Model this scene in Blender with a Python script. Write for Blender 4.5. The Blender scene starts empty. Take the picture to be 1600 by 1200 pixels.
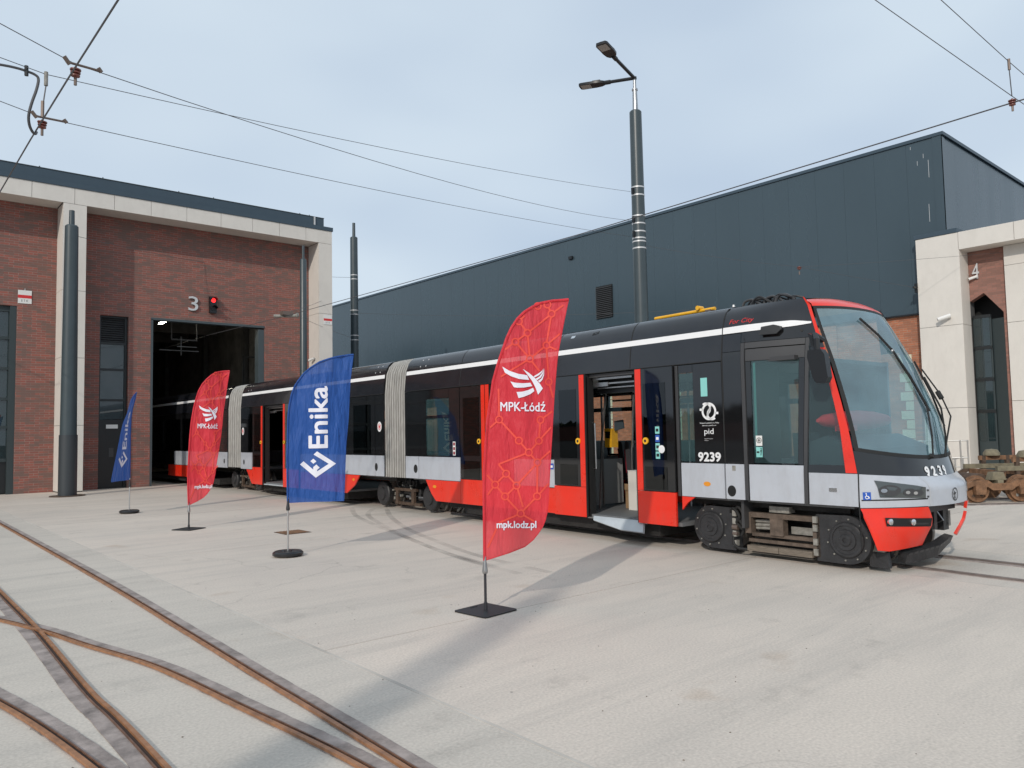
import bpy, bmesh, math, random
from mathutils import Vector, Matrix
random.seed(7)
R = math.radians
scene = bpy.context.scene
COL = scene.collection

# ------------------------------------------------------------------ camera
CAM_H = 1.64
cam_d = bpy.data.cameras.new('camera')
cam = bpy.data.objects.new('camera', cam_d)
COL.objects.link(cam)
cr = Vector((0.758, -0.652, -0.0191)); cf = Vector((0.6506, 0.7569, 0.06166))
YAW, PITCH, ROLL = 0.7101, 0.0617, -0.0191
f_ = Vector((math.sin(YAW) * math.cos(PITCH), math.cos(YAW) * math.cos(PITCH), math.sin(PITCH)))
r_ = Vector((math.cos(YAW), -math.sin(YAW), 0)); u_ = r_.cross(f_)
r2 = math.cos(ROLL) * r_ + math.sin(ROLL) * u_; u2 = -math.sin(ROLL) * r_ + math.cos(ROLL) * u_
M = Matrix((r2, u2, -f_)).transposed().to_4x4()
M.translation = (0, 0, CAM_H)
cam.matrix_world = M
cam_d.sensor_width = 36
cam_d.lens = 36 * 1203.56 / 1600
cam_d.clip_start = 0.05; cam_d.clip_end = 2000
scene.camera = cam

# ------------------------------------------------------------------ sky, sun, exposure
SUN_EL = R(28)
SUN_AZ = Vector((-0.885, -0.465, 0)).normalized()
world = bpy.data.worlds.new('World'); scene.world = world; world.use_nodes = True
wn = world.node_tree.nodes; wl = world.node_tree.links; wn.clear()
wo = wn.new('ShaderNodeOutputWorld'); bg = wn.new('ShaderNodeBackground')
sky = wn.new('ShaderNodeTexSky'); sky.sky_type = 'NISHITA'; sky.sun_disc = False
sky.sun_elevation = SUN_EL; sky.sun_rotation = math.atan2(SUN_AZ.x, SUN_AZ.y) % (2 * math.pi)
sky.dust_density = 3.0; sky.air_density = 1.0
tc = wn.new('ShaderNodeTexCoord'); mp = wn.new('ShaderNodeMapping'); mp.inputs['Scale'].default_value = (1.2, 1.2, 3.0)
nz = wn.new('ShaderNodeTexNoise'); nz.inputs['Scale'].default_value = 1.6; nz.inputs['Detail'].default_value = 2.5; nz.inputs['Roughness'].default_value = .4
rp = wn.new('ShaderNodeMapRange'); rp.inputs[1].default_value = .3; rp.inputs[2].default_value = .7; rp.inputs[3].default_value = .88; rp.inputs[4].default_value = .94
vcol = wn.new('ShaderNodeMix'); vcol.data_type = 'RGBA'
vcol.inputs['A'].default_value = (4.45, 5.55, 7.15, 1); vcol.inputs['B'].default_value = (6.5, 7.55, 8.55, 1)
mx = wn.new('ShaderNodeMix'); mx.data_type = 'RGBA'
wl.new(tc.outputs['Generated'], mp.inputs[0]); wl.new(mp.outputs[0], nz.inputs['Vector'])
wl.new(nz.outputs['Fac'], rp.inputs[0]); wl.new(rp.outputs[0], mx.inputs['Factor'])
rp2 = wn.new('ShaderNodeMapRange'); rp2.inputs[1].default_value = .3; rp2.inputs[2].default_value = .68
sep = wn.new('ShaderNodeSeparateXYZ'); wl.new(tc.outputs['Generated'], sep.inputs[0])
am = wn.new('ShaderNodeMath'); am.operation = 'MULTIPLY_ADD'; am.inputs[1].default_value = .35
wl.new(sep.outputs['Z'], am.inputs[0]); wl.new(nz.outputs['Fac'], am.inputs[2])
wl.new(am.outputs[0], rp2.inputs[0]); wl.new(rp2.outputs[0], vcol.inputs['Factor'])
wl.new(sky.outputs[0], mx.inputs['A']); wl.new(vcol.outputs['Result'], mx.inputs['B'])
wl.new(mx.outputs['Result'], bg.inputs['Color']); bg.inputs['Strength'].default_value = .1
wl.new(bg.outputs[0], wo.inputs[0])
sd = bpy.data.lights.new('sun', 'SUN'); sd.energy = 2.0; sd.angle = R(0.9); sd.color = (1, .93, .84)
so = bpy.data.objects.new('sun', sd); COL.objects.link(so)
ldir = Vector((-SUN_AZ.x * math.cos(SUN_EL), -SUN_AZ.y * math.cos(SUN_EL), -math.sin(SUN_EL)))
so.rotation_mode = 'QUATERNION'; so.rotation_quaternion = ldir.to_track_quat('-Z', 'Y'); so.location = (-30, -20, 30)
vs = scene.view_settings
vs.view_transform = 'Standard'; vs.look = 'None'; vs.gamma = 1; vs.exposure = 0.06; vs.use_curve_mapping = False

# ------------------------------------------------------------------ materials
def nodes(name):
    m = bpy.data.materials.new(name); m.use_nodes = True
    nt = m.node_tree; b = nt.nodes['Principled BSDF']
    return m, nt, b
def simple(name, col, rough=.5, metal=0., noise=0., nscale=8., bump=0., bscale=60., coat=0., rvar=0., spec=None, stretch=None, dust=0.):
    m, nt, b = nodes(name); N = nt.nodes; L = nt.links
    b.inputs['Base Color'].default_value = (*col, 1); b.inputs['Roughness'].default_value = rough; b.inputs['Metallic'].default_value = metal
    b.inputs['Coat Weight'].default_value = coat; b.inputs['Coat Roughness'].default_value = .04
    if spec is not None: b.inputs['Specular IOR Level'].default_value = spec
    geo = N.new('ShaderNodeNewGeometry')
    src = geo.outputs['Position']
    if stretch:
        mp = N.new('ShaderNodeMapping'); mp.inputs['Scale'].default_value = stretch; L.new(src, mp.inputs[0]); src = mp.outputs[0]
    if noise or rvar:
        t = N.new('ShaderNodeTexNoise'); t.inputs['Scale'].default_value = nscale; t.inputs['Detail'].default_value = 6; t.inputs['Roughness'].default_value = .65
        L.new(src, t.inputs['Vector'])
        mr = N.new('ShaderNodeMapRange'); mr.inputs[1].default_value = .25; mr.inputs[2].default_value = .75
        mr.inputs[3].default_value = 1 - noise; mr.inputs[4].default_value = 1 + noise
        L.new(t.outputs['Fac'], mr.inputs[0])
        v = N.new('ShaderNodeVectorMath'); v.operation = 'SCALE'; v.inputs[0].default_value = col
        L.new(mr.outputs[0], v.inputs['Scale']); L.new(v.outputs[0], b.inputs['Base Color'])
        if rvar:
            m2 = N.new('ShaderNodeMapRange'); m2.inputs[1].default_value = .3; m2.inputs[2].default_value = .7
            m2.inputs[3].default_value = max(.02, rough - rvar); m2.inputs[4].default_value = rough + rvar
            L.new(t.outputs['Fac'], m2.inputs[0]); L.new(m2.outputs[0], b.inputs['Roughness'])
    if dust:
        t3 = N.new('ShaderNodeTexNoise'); t3.inputs['Scale'].default_value = 3.2; t3.inputs['Detail'].default_value = 9; t3.inputs['Roughness'].default_value = .75
        mp3 = N.new('ShaderNodeMapping'); mp3.inputs['Scale'].default_value = (1.6, 1.6, .55); L.new(geo.outputs['Position'], mp3.inputs[0]); L.new(mp3.outputs[0], t3.inputs['Vector'])
        m3 = N.new('ShaderNodeMapRange'); m3.inputs[1].default_value = .47; m3.inputs[2].default_value = .75; m3.inputs[3].default_value = 0; m3.inputs[4].default_value = dust; L.new(t3.outputs['Fac'], m3.inputs[0])
        mix = N.new('ShaderNodeMix'); mix.data_type = 'RGBA'; mix.inputs['B'].default_value = (.20, .17, .14, 1); L.new(m3.outputs[0], mix.inputs['Factor'])
        if b.inputs['Base Color'].is_linked: L.new(b.inputs['Base Color'].links[0].from_socket, mix.inputs['A'])
        else: mix.inputs['A'].default_value = (*col, 1)
        L.new(mix.outputs['Result'], b.inputs['Base Color'])
        if not b.inputs['Roughness'].is_linked:
            m4 = N.new('ShaderNodeMapRange'); m4.inputs[3].default_value = rough; m4.inputs[4].default_value = min(1, rough + .35); L.new(m3.outputs[0], m4.inputs[0]); L.new(m4.outputs[0], b.inputs['Roughness'])
    if bump:
        t2 = N.new('ShaderNodeTexNoise'); t2.inputs['Scale'].default_value = bscale; t2.inputs['Detail'].default_value = 4
        L.new(src, t2.inputs['Vector'])
        bp = N.new('ShaderNodeBump'); bp.inputs['Strength'].default_value = bump; bp.inputs['Distance'].default_value = .02
        L.new(t2.outputs['Fac'], bp.inputs['Height']); L.new(bp.outputs[0], b.inputs['Normal'])
    return m
def glass(name, tint, ior=1.5, rough=.01, sky_haze=None, amt=0.):
    m = bpy.data.materials.new(name); m.use_nodes = True; nt = m.node_tree; N = nt.nodes; L = nt.links; N.clear()
    o = N.new('ShaderNodeOutputMaterial'); tr = N.new('ShaderNodeBsdfTransparent'); gl = N.new('ShaderNodeBsdfGlossy')
    fr = N.new('ShaderNodeFresnel'); gb = N.new('ShaderNodeNewGeometry'); ir = N.new('ShaderNodeMapRange')
    ir.inputs[3].default_value = ior; ir.inputs[4].default_value = 1 / ior; L.new(gb.outputs['Backfacing'], ir.inputs[0]); L.new(ir.outputs[0], fr.inputs['IOR'])  # same reflection on both faces of a pane
    tr.inputs[0].default_value = (*tint, 1); gl.inputs['Roughness'].default_value = rough
    ms = N.new('ShaderNodeMixShader'); L.new(fr.outputs[0], ms.inputs[0]); L.new(tr.outputs[0], ms.inputs[1]); L.new(gl.outputs[0], ms.inputs[2])
    if sky_haze:  # diffuse tint paints reflected sky into the pane, along with some dust
        df = N.new('ShaderNodeBsdfDiffuse'); df.inputs[0].default_value = (*sky_haze, 1); m2 = N.new('ShaderNodeMixShader')
        geo = N.new('ShaderNodeNewGeometry'); t = N.new('ShaderNodeTexNoise'); t.inputs['Scale'].default_value = 2.5; t.inputs['Detail'].default_value = 4; L.new(geo.outputs['Position'], t.inputs['Vector'])
        mr = N.new('ShaderNodeMapRange'); mr.inputs[1].default_value = .3; mr.inputs[2].default_value = .7; mr.inputs[3].default_value = amt * .7; mr.inputs[4].default_value = amt * 1.25
        L.new(t.outputs['Fac'], mr.inputs[0]); L.new(mr.outputs[0], m2.inputs[0]); L.new(ms.outputs[0], m2.inputs[1]); L.new(df.outputs[0], m2.inputs[2]); ms = m2
    L.new(ms.outputs[0], o.inputs[0]); return m
def brick_mat(name, axis, c1, c2, mortar, dark):
    m, nt, b = nodes(name); N = nt.nodes; L = nt.links
    geo = N.new('ShaderNodeNewGeometry'); sp = N.new('ShaderNodeSeparateXYZ'); L.new(geo.outputs['Position'], sp.inputs[0])
    cb = N.new('ShaderNodeCombineXYZ'); L.new(sp.outputs[axis], cb.inputs['X']); L.new(sp.outputs['Z'], cb.inputs['Y'])
    bt = N.new('ShaderNodeTexBrick'); L.new(cb.outputs[0], bt.inputs['Vector'])
    bt.inputs['Scale'].default_value = 1; bt.inputs['Brick Width'].default_value = .26; bt.inputs['Row Height'].default_value = .077
    bt.inputs['Mortar Size'].default_value = .008; bt.inputs['Mortar Smooth'].default_value = .2; bt.inputs['Bias'].default_value = 0
    bt.inputs['Color1'].default_value = (*c1, 1); bt.inputs['Color2'].default_value = (*c2, 1); bt.inputs['Mortar'].default_value = (*mortar, 1)
    # every brick gets a random tone: snapped coordinates into white noise
    mpv = N.new('ShaderNodeMapping'); mpv.inputs['Scale'].default_value = (1 / .26, 1 / .077, 1); L.new(cb.outputs[0], mpv.inputs[0])
    sx = N.new('ShaderNodeSeparateXYZ'); L.new(mpv.outputs[0], sx.inputs[0])
    fy = N.new('ShaderNodeMath'); fy.operation = 'FLOOR'; L.new(sx.outputs['Y'], fy.inputs[0])
    hf = N.new('ShaderNodeMath'); hf.operation = 'MULTIPLY_ADD'; hf.inputs[1].default_value = .5; L.new(fy.outputs[0], hf.inputs[0]); L.new(sx.outputs['X'], hf.inputs[2])
    fx = N.new('ShaderNodeMath'); fx.operation = 'FLOOR'; L.new(hf.outputs[0], fx.inputs[0])
    c2n = N.new('ShaderNodeCombineXYZ'); L.new(fx.outputs[0], c2n.inputs[0]); L.new(fy.outputs[0], c2n.inputs[1])
    wnz = N.new('ShaderNodeTexWhiteNoise'); wnz.noise_dimensions = '2D'; L.new(c2n.outputs[0], wnz.inputs['Vector'])
    big = N.new('ShaderNodeTexNoise'); big.inputs['Scale'].default_value = .9; big.inputs['Detail'].default_value = 6; big.inputs['Roughness'].default_value = .7
    mpb = N.new('ShaderNodeMapping'); mpb.inputs['Scale'].default_value = (.8, 1.6, 1); L.new(cb.outputs[0], mpb.inputs[0]); L.new(mpb.outputs[0], big.inputs['Vector'])
    sub = N.new('ShaderNodeMath'); sub.operation = 'MULTIPLY_ADD'; sub.inputs[1].default_value = .55; L.new(wnz.outputs['Value'], sub.inputs[0]); L.new(big.outputs['Fac'], sub.inputs[2])
    mr = N.new('ShaderNodeMapRange'); mr.inputs[1].default_value = .62; mr.inputs[2].default_value = 1.0; L.new(sub.outputs[0], mr.inputs[0])
    mix = N.new('ShaderNodeMix'); mix.data_type = 'RGBA'; mix.inputs['B'].default_value = (*dark, 1)
    fm = N.new('ShaderNodeMath'); fm.operation = 'MULTIPLY'; fm.inputs[1].default_value = .85; L.new(mr.outputs[0], fm.inputs[0])
    L.new(fm.outputs[0], mix.inputs['Factor']); L.new(bt.outputs['Color'], mix.inputs['A'])
    L.new(mix.outputs['Result'], b.inputs['Base Color'])
    b.inputs['Roughness'].default_value = .85; b.inputs['Specular IOR Level'].default_value = .25
    bp = N.new('ShaderNodeBump'); bp.inputs['Strength'].default_value = .6; bp.inputs['Distance'].default_value = .012; bp.invert = True
    L.new(bt.outputs['Fac'], bp.inputs['Height']); L.new(bp.outputs[0], b.inputs['Normal'])
    return m
def concrete_mat(name, ca, cb_, grey):
    m, nt, b = nodes(name); N = nt.nodes; L = nt.links
    geo = N.new('ShaderNodeNewGeometry'); oi = N.new('ShaderNodeObjectInfo')
    n1 = N.new('ShaderNodeTexNoise'); n1.inputs['Scale'].default_value = .35; n1.inputs['Detail'].default_value = 8; n1.inputs['Roughness'].default_value = .62
    L.new(geo.outputs['Position'], n1.inputs['Vector'])
    mp = N.new('ShaderNodeMapping'); mp.inputs['Rotation'].default_value = (0, 0, R(-24)); mp.inputs['Scale'].default_value = (.30, 2.6, 1)
    L.new(geo.outputs['Position'], mp.inputs[0])
    n2 = N.new('ShaderNodeTexNoise'); n2.inputs['Scale'].default_value = .8; n2.inputs['Detail'].default_value = 7; n2.inputs['Roughness'].default_value = .7; n2.inputs['Distortion'].default_value = .4
    L.new(mp.outputs[0], n2.inputs['Vector'])
    n3 = N.new('ShaderNodeTexNoise'); n3.inputs['Scale'].default_value = 55; n3.inputs['Detail'].default_value = 5; L.new(geo.outputs['Position'], n3.inputs['Vector'])
    r1 = N.new('ShaderNodeMapRange'); r1.inputs[1].default_value = .32; r1.inputs[2].default_value = .68; L.new(n1.outputs['Fac'], r1.inputs[0])
    mix = N.new('ShaderNodeMix'); mix.data_type = 'RGBA'; mix.inputs['A'].default_value = (*ca, 1); mix.inputs['B'].default_value = (*cb_, 1); L.new(r1.outputs[0], mix.inputs['Factor'])
    r2_ = N.new('ShaderNodeMapRange'); r2_.inputs[1].default_value = .46; r2_.inputs[2].default_value = .76; r2_.inputs[3].default_value = 0; r2_.inputs[4].default_value = .65; L.new(n2.outputs['Fac'], r2_.inputs[0])
    mix2 = N.new('ShaderNodeMix'); mix2.data_type = 'RGBA'; mix2.inputs['B'].default_value = (*grey, 1); L.new(r2_.outputs[0], mix2.inputs['Factor']); L.new(mix.outputs['Result'], mix2.inputs['A'])
    ad = N.new('ShaderNodeMath'); ad.operation = 'MULTIPLY_ADD'; ad.inputs[1].default_value = .10; ad.inputs[2].default_value = .95; L.new(oi.outputs['Random'], ad.inputs[0])
    r3 = N.new('ShaderNodeMapRange'); r3.inputs[1].default_value = .3; r3.inputs[2].default_value = .7; r3.inputs[3].default_value = .88; r3.inputs[4].default_value = 1.12; L.new(n3.outputs['Fac'], r3.inputs[0])
    mu = N.new('ShaderNodeMath'); mu.operation = 'MULTIPLY'; L.new(ad.outputs[0], mu.inputs[0]); L.new(r3.outputs[0], mu.inputs[1])
    # rust stains and specks
    n4 = N.new('ShaderNodeTexNoise'); n4.inputs['Scale'].default_value = .9; n4.inputs['Detail'].default_value = 6
    mp4 = N.new('ShaderNodeMapping'); mp4.inputs['Location'].default_value = (3.1, 7.7, 0); mp4.inputs['Scale'].default_value = (1, 1, 1); L.new(geo.outputs['Position'], mp4.inputs[0]); L.new(mp4.outputs[0], n4.inputs['Vector'])
    r4 = N.new('ShaderNodeMapRange'); r4.inputs[1].default_value = .66; r4.inputs[2].default_value = .78; r4.inputs[4].default_value = .5; L.new(n4.outputs['Fac'], r4.inputs[0])
    mix3 = N.new('ShaderNodeMix'); mix3.data_type = 'RGBA'; mix3.inputs['B'].default_value = (.33, .21, .12, 1); L.new(r4.outputs[0], mix3.inputs['Factor']); L.new(mix2.outputs['Result'], mix3.inputs['A'])
    vm = N.new('ShaderNodeVectorMath'); vm.operation = 'SCALE'; L.new(mix3.outputs['Result'], vm.inputs[0]); L.new(mu.outputs[0], vm.inputs['Scale'])
    vo = N.new('ShaderNodeTexVoronoi'); vo.inputs['Scale'].default_value = 2.6; L.new(geo.outputs['Position'], vo.inputs['Vector'])
    r5 = N.new('ShaderNodeMapRange'); r5.inputs[1].default_value = .02; r5.inputs[2].default_value = .035; r5.inputs[3].default_value = .45; r5.inputs[4].default_value = 1; L.new(vo.outputs['Distance'], r5.inputs[0])
    vm2 = N.new('ShaderNodeVectorMath'); vm2.operation = 'SCALE'; L.new(vm.outputs[0], vm2.inputs[0]); L.new(r5.outputs[0], vm2.inputs['Scale'])
    # hair cracks: thin edges of large distorted cells, kept only where a second noise lets them show
    dn = N.new('ShaderNodeTexNoise'); dn.inputs['Scale'].default_value = .8; dn.inputs['Detail'].default_value = 6; L.new(geo.outputs['Position'], dn.inputs['Vector'])
    dv = N.new('ShaderNodeVectorMath'); dv.operation = 'MULTIPLY_ADD'; dv.inputs[1].default_value = (1.6, 1.6, 0); L.new(dn.outputs['Color'], dv.inputs[0]); L.new(geo.outputs['Position'], dv.inputs[2])
    vc = N.new('ShaderNodeTexVoronoi'); vc.feature = 'DISTANCE_TO_EDGE'; vc.inputs['Scale'].default_value = .28; L.new(dv.outputs[0], vc.inputs['Vector'])
    r6 = N.new('ShaderNodeMapRange'); r6.inputs[1].default_value = .001; r6.inputs[2].default_value = .0035; r6.inputs[3].default_value = .86; r6.inputs[4].default_value = 1; L.new(vc.outputs['Distance'], r6.inputs[0])
    r7 = N.new('ShaderNodeMapRange'); r7.inputs[1].default_value = .48; r7.inputs[2].default_value = .56; L.new(n1.outputs['Fac'], r7.inputs[0])
    mc = N.new('ShaderNodeMix'); mc.inputs['A'].default_value = 1; L.new(r7.outputs[0], mc.inputs['Factor']); L.new(r6.outputs[0], mc.inputs['B'])
    # oil drips and small dark stains
    n8 = N.new('ShaderNodeTexNoise'); n8.inputs['Scale'].default_value = 1.7; n8.inputs['Detail'].default_value = 8; n8.inputs['Roughness'].default_value = .7; mp8 = N.new('ShaderNodeMapping'); mp8.inputs['Location'].default_value = (11.3, 4.1, 0); L.new(geo.outputs['Position'], mp8.inputs[0]); L.new(mp8.outputs[0], n8.inputs['Vector'])
    r8 = N.new('ShaderNodeMapRange'); r8.inputs[1].default_value = .58; r8.inputs[2].default_value = .74; r8.inputs[3].default_value = 1; r8.inputs[4].default_value = .80; L.new(n8.outputs['Fac'], r8.inputs[0])
    mm_ = N.new('ShaderNodeMath'); mm_.operation = 'MULTIPLY'; L.new(mc.outputs['Result'], mm_.inputs[0]); L.new(r8.outputs[0], mm_.inputs[1])
    vm3 = N.new('ShaderNodeVectorMath'); vm3.operation = 'SCALE'; L.new(vm2.outputs[0], vm3.inputs[0]); L.new(mm_.outputs[0], vm3.inputs['Scale'])
    L.new(vm3.outputs[0], b.inputs['Base Color'])
    b.inputs['Roughness'].default_value = .8; b.inputs['Specular IOR Level'].default_value = .3
    bp = N.new('ShaderNodeBump'); bp.inputs['Strength'].default_value = .12; bp.inputs['Distance'].default_value = .01; L.new(n3.outputs['Fac'], bp.inputs['Height']); L.new(bp.outputs[0], b.inputs['Normal'])
    return m
def cloth_mat(name, col, trans=.1):
    m = bpy.data.materials.new(name); m.use_nodes = True; nt = m.node_tree; N = nt.nodes; L = nt.links
    b = N['Principled BSDF']; o = N['Material Output']
    b.inputs['Base Color'].default_value = (*col, 1); b.inputs['Roughness'].default_value = .55; b.inputs['Sheen Weight'].default_value = .15
    tl = N.new('ShaderNodeBsdfTranslucent'); tl.inputs[0].default_value = (*col, 1)
    tr = N.new('ShaderNodeBsdfTransparent'); tr.inputs[0].default_value = (1, 1, 1, 1)
    m1 = N.new('ShaderNodeMixShader'); m1.inputs[0].default_value = .3; m2 = N.new('ShaderNodeMixShader'); m2.inputs[0].default_value = trans
    L.new(b.outputs[0], m1.inputs[1]); L.new(tl.outputs[0], m1.inputs[2]); L.new(m1.outputs[0], m2.inputs[1]); L.new(tr.outputs[0], m2.inputs[2]); L.new(m2.outputs[0], o.inputs[0])
    geo = N.new('ShaderNodeNewGeometry'); mp = N.new('ShaderNodeMapping'); mp.inputs['Scale'].default_value = (5, 5, 1.2); L.new(geo.outputs['Position'], mp.inputs[0])
    t = N.new('ShaderNodeTexNoise'); t.inputs['Scale'].default_value = 2.2; t.inputs['Detail'].default_value = 3; L.new(mp.outputs[0], t.inputs['Vector'])
    bp = N.new('ShaderNodeBump'); bp.inputs['Strength'].default_value = .9; bp.inputs['Distance'].default_value = .07; L.new(t.outputs['Fac'], bp.inputs['Height']); L.new(bp.outputs[0], b.inputs['Normal'])
    return m
def emit(name, col, s):
    m = bpy.data.materials.new(name); m.use_nodes = True; nt = m.node_tree; b = nt.nodes['Principled BSDF']
    b.inputs['Base Color'].default_value = (*col, 1); b.inputs['Emission Color'].default_value = (*col, 1); b.inputs['Emission Strength'].default_value = s; return m

MT = dict(
    black=simple('black_gloss_paint', (.009, .009, .010), .05, coat=.55, noise=.2, nscale=2, rvar=.02),
    roofblack=simple('roof_black_paint', (.012, .013, .017), .2, coat=.3, noise=.2, nscale=3, rvar=.06, dust=.03),
    red=simple('red_orange_paint', (.78, .026, .008), .30, coat=.25, noise=.06, nscale=3, rvar=.05, dust=.16),
    silver=simple('silver_paint', (.46, .485, .53), .33, coat=.4, noise=.05, nscale=2.5, rvar=.05, dust=.22),
    white=simple('white_paint', (.82, .82, .82), .35, coat=.2),
    bellows=simple('bellows_cloth', (.33, .32, .30), .85, noise=.35, nscale=7, stretch=(6, 6, .6)),
    post=simple('grey_frame', (.05, .05, .052), .4),
    rubber=simple('black_rubber', (.012, .012, .012), .7, noise=.3, nscale=20),
    under=simple('undercarriage', (.02, .019, .018), .75, noise=.5, nscale=9, bump=.3),
    gear=simple('gearbox_black', (.028, .028, .03), .5, noise=.4, nscale=10, bump=.25, bscale=40),
    brown=simple('dirty_brown_steel', (.115, .085, .065), .75, noise=.55, nscale=9, bump=.35),
    wood=simple('dusty_beam', (.17, .14, .11), .8, noise=.4, nscale=8, stretch=(1, 1, 6)),
    steel=simple('bare_steel', (.42, .42, .42), .35, metal=1, noise=.2, nscale=14),
    wsteel=simple('worn_wheel_steel', (.24, .225, .21), .45, metal=.7, noise=.4, nscale=14),
    dirtymetal=simple('dirty_light_metal', (.25, .24, .215), .6, noise=.45, nscale=16),
    floorg=simple('tram_floor', (.16, .165, .17), .6, noise=.15, nscale=30),
    ramp=simple('ramp_plate', (.45, .49, .52), .45, noise=.1, nscale=6),
    orange=simple('orange_plastic', (.75, .28, .02), .4),
    yellow=simple('yellow_paint', (.80, .42, .02), .4, noise=.15, nscale=12),
    seat=simple('seat_grey', (.045, .045, .05), .6), seatred=simple('seat_red', (.25, .015, .03), .6), seatlight=simple('seat_back_light', (.30, .31, .31), .6),
    lampglass=simple('headlamp_glass', (.06, .07, .07), .08, coat=.8), chrome=simple('chrome', (.75, .75, .75), .12, metal=1),
    blue=simple('blue_sign', (.02, .09, .42), .4),
    teal=simple('teal_sticker', (.25, .60, .56), .4),
    glass=glass('tinted_glass', (.62, .74, .73), 1.7, sky_haze=(.16, .30, .32), amt=.10), hallglass=glass('hall_window_glass', (.10, .15, .16), 2.1, sky_haze=(.05, .09, .10), amt=.3), shield=glass('windscreen_glass', (.50, .68, .72), 2.5, sky_haze=(.28, .48, .56), amt=.27),
    darkglass=glass('dark_tinted_glass', (.12, .18, .18), 1.65), clearglass=glass('clear_glass', (.8, .86, .86), 1.5),
    mast=simple('mast_grey_green', (.045, .062, .07), .35, noise=.12, nscale=3), mastbase=simple('mast_base_grey', (.035, .042, .048), .45),
    band=simple('galvanised_band', (.60, .60, .60), .4, metal=.3),
    lampblack=simple('lamp_black', (.008, .009, .011), .4), led=simple('lamp_lens', (.35, .33, .31), .4),
    wire=simple('dark_wire', (.075, .075, .08), .5), insul=simple('insulator_red', (.17, .05, .038), .4), brass=simple('fitting_metal', (.17, .13, .11), .5, metal=.4),
    cream=simple('cream_panel', (.66, .625, .575), .6, noise=.045, nscale=1.2, dust=.10), backing=simple('panel_backing', (.10, .10, .10), .9),
    fascia=simple('slate_fascia', (.040, .066, .09), .45, noise=.08, nscale=2),
    clad=simple('slate_cladding', (.046, .072, .090), .26, noise=.07, nscale=.5, rvar=.06, stretch=(1, 1, .3)),
    gate=simple('gate_grey', (.032, .045, .048), .5), gatedark=simple('gate_dark', (.012, .014, .015), .4),
    inner=simple('hall_interior', (.20, .19, .18), .9, noise=.5, nscale=1.5), innerlight=simple('hall_steel', (.11, .11, .105), .6, noise=.3, nscale=2),
    frame=simple('frame_slate', (.055, .072, .08), .45),
    louvre=simple('louvre_dark', (.05, .052, .055), .5),
    brick=brick_mat('hall_brick', 'X', (.315, .108, .086), (.235, .095, .08), (.30, .215, .18), (.165, .115, .10)),
    brickx=brick_mat('annex_brick', 'Y', (.33, .165, .13), (.29, .145, .115), (.27, .17, .14), (.23, .13, .105)),
    brickold=brick_mat('old_brick', 'Y', (.50, .185, .10), (.40, .15, .085), (.42, .30, .22), (.30, .14, .09)),
    quoin=simple('pale_brick', (.62, .60, .45), .8, noise=.1, nscale=9),
    slab=concrete_mat('yard_concrete', (.63, .555, .48), (.55, .49, .43), (.42, .385, .345)),
    tslab=concrete_mat('track_concrete', (.585, .53, .465), (.505, .46, .405), (.38, .355, .32)),
    grit=simple('yard_grit', (.16, .13, .10), .9, noise=.5, nscale=3), asphalt=simple('dark_asphalt', (.05, .05, .048), .85, noise=.3, nscale=2), sealant=simple('pale_sealant', (.50, .46, .41), .8, noise=.25, nscale=1.5),
    joint=simple('joint_filler', (.11, .10, .095), .9),
    rail=simple('rusty_rail', (.15, .075, .045), .55, noise=.5, nscale=9, bump=.15), railtop=simple('rusty_rail_top', (.30, .14, .065), .45, noise=.45, nscale=11),
    railgrey=simple('running_rail', (.16, .13, .115), .5, noise=.4, nscale=9),
    groove=simple('rail_groove', (.05, .03, .022), .9), grout=simple('rail_grout', (.29, .245, .225), .85, noise=.6, nscale=5, bump=.2),
    fred=cloth_mat('red_flag_cloth', (.80, .040, .062), .10), fblue=cloth_mat('blue_flag_cloth', (.018, .10, .40), .07),
    printw=simple('white_print', (.76, .76, .84), .6), printo=simple('orange_print', (.76, .062, .04), .6),
    baseblk=simple('flag_base_black', (.018, .018, .02), .5, noise=.2, nscale=20), tyre=simple('water_ring_black', (.015, .015, .016), .35),
    alu=simple('aluminium_pole', (.55, .55, .54), .35, metal=.8), dpole=simple('dark_pole', (.03, .03, .035), .4),
    rust=simple('rust_brown', (.20, .105, .055), .8, noise=.55, nscale=9, bump=.3), rustdark=simple('dark_rust', (.085, .055, .038), .8, noise=.5, nscale=10, bump=.3),
    olive=simple('old_olive_paint', (.19, .165, .11), .75, noise=.4, nscale=8, bump=.2),
    stain=simple('stainless', (.55, .54, .52), .3, metal=.9), plastic=simple('white_plastic', (.72, .72, .70), .45),
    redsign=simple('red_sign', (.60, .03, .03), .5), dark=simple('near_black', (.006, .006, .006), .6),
    redlight=emit('red_signal_light', (1, .03, .03), 1.6), tube=emit('strip_light', (1, .93, .75), 45),
    leaf=simple('far_leaves', (.05, .06, .035), .9, noise=.4, nscale=2), card=simple('cardboard', (.30, .19, .10), .8), cartonw=simple('white_carton', (.72, .70, .64), .7),
    redhood=simple('red_hood', (.85, .045, .055), .5), dash=simple('dashboard', (.05, .07, .085), .6),
)
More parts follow.
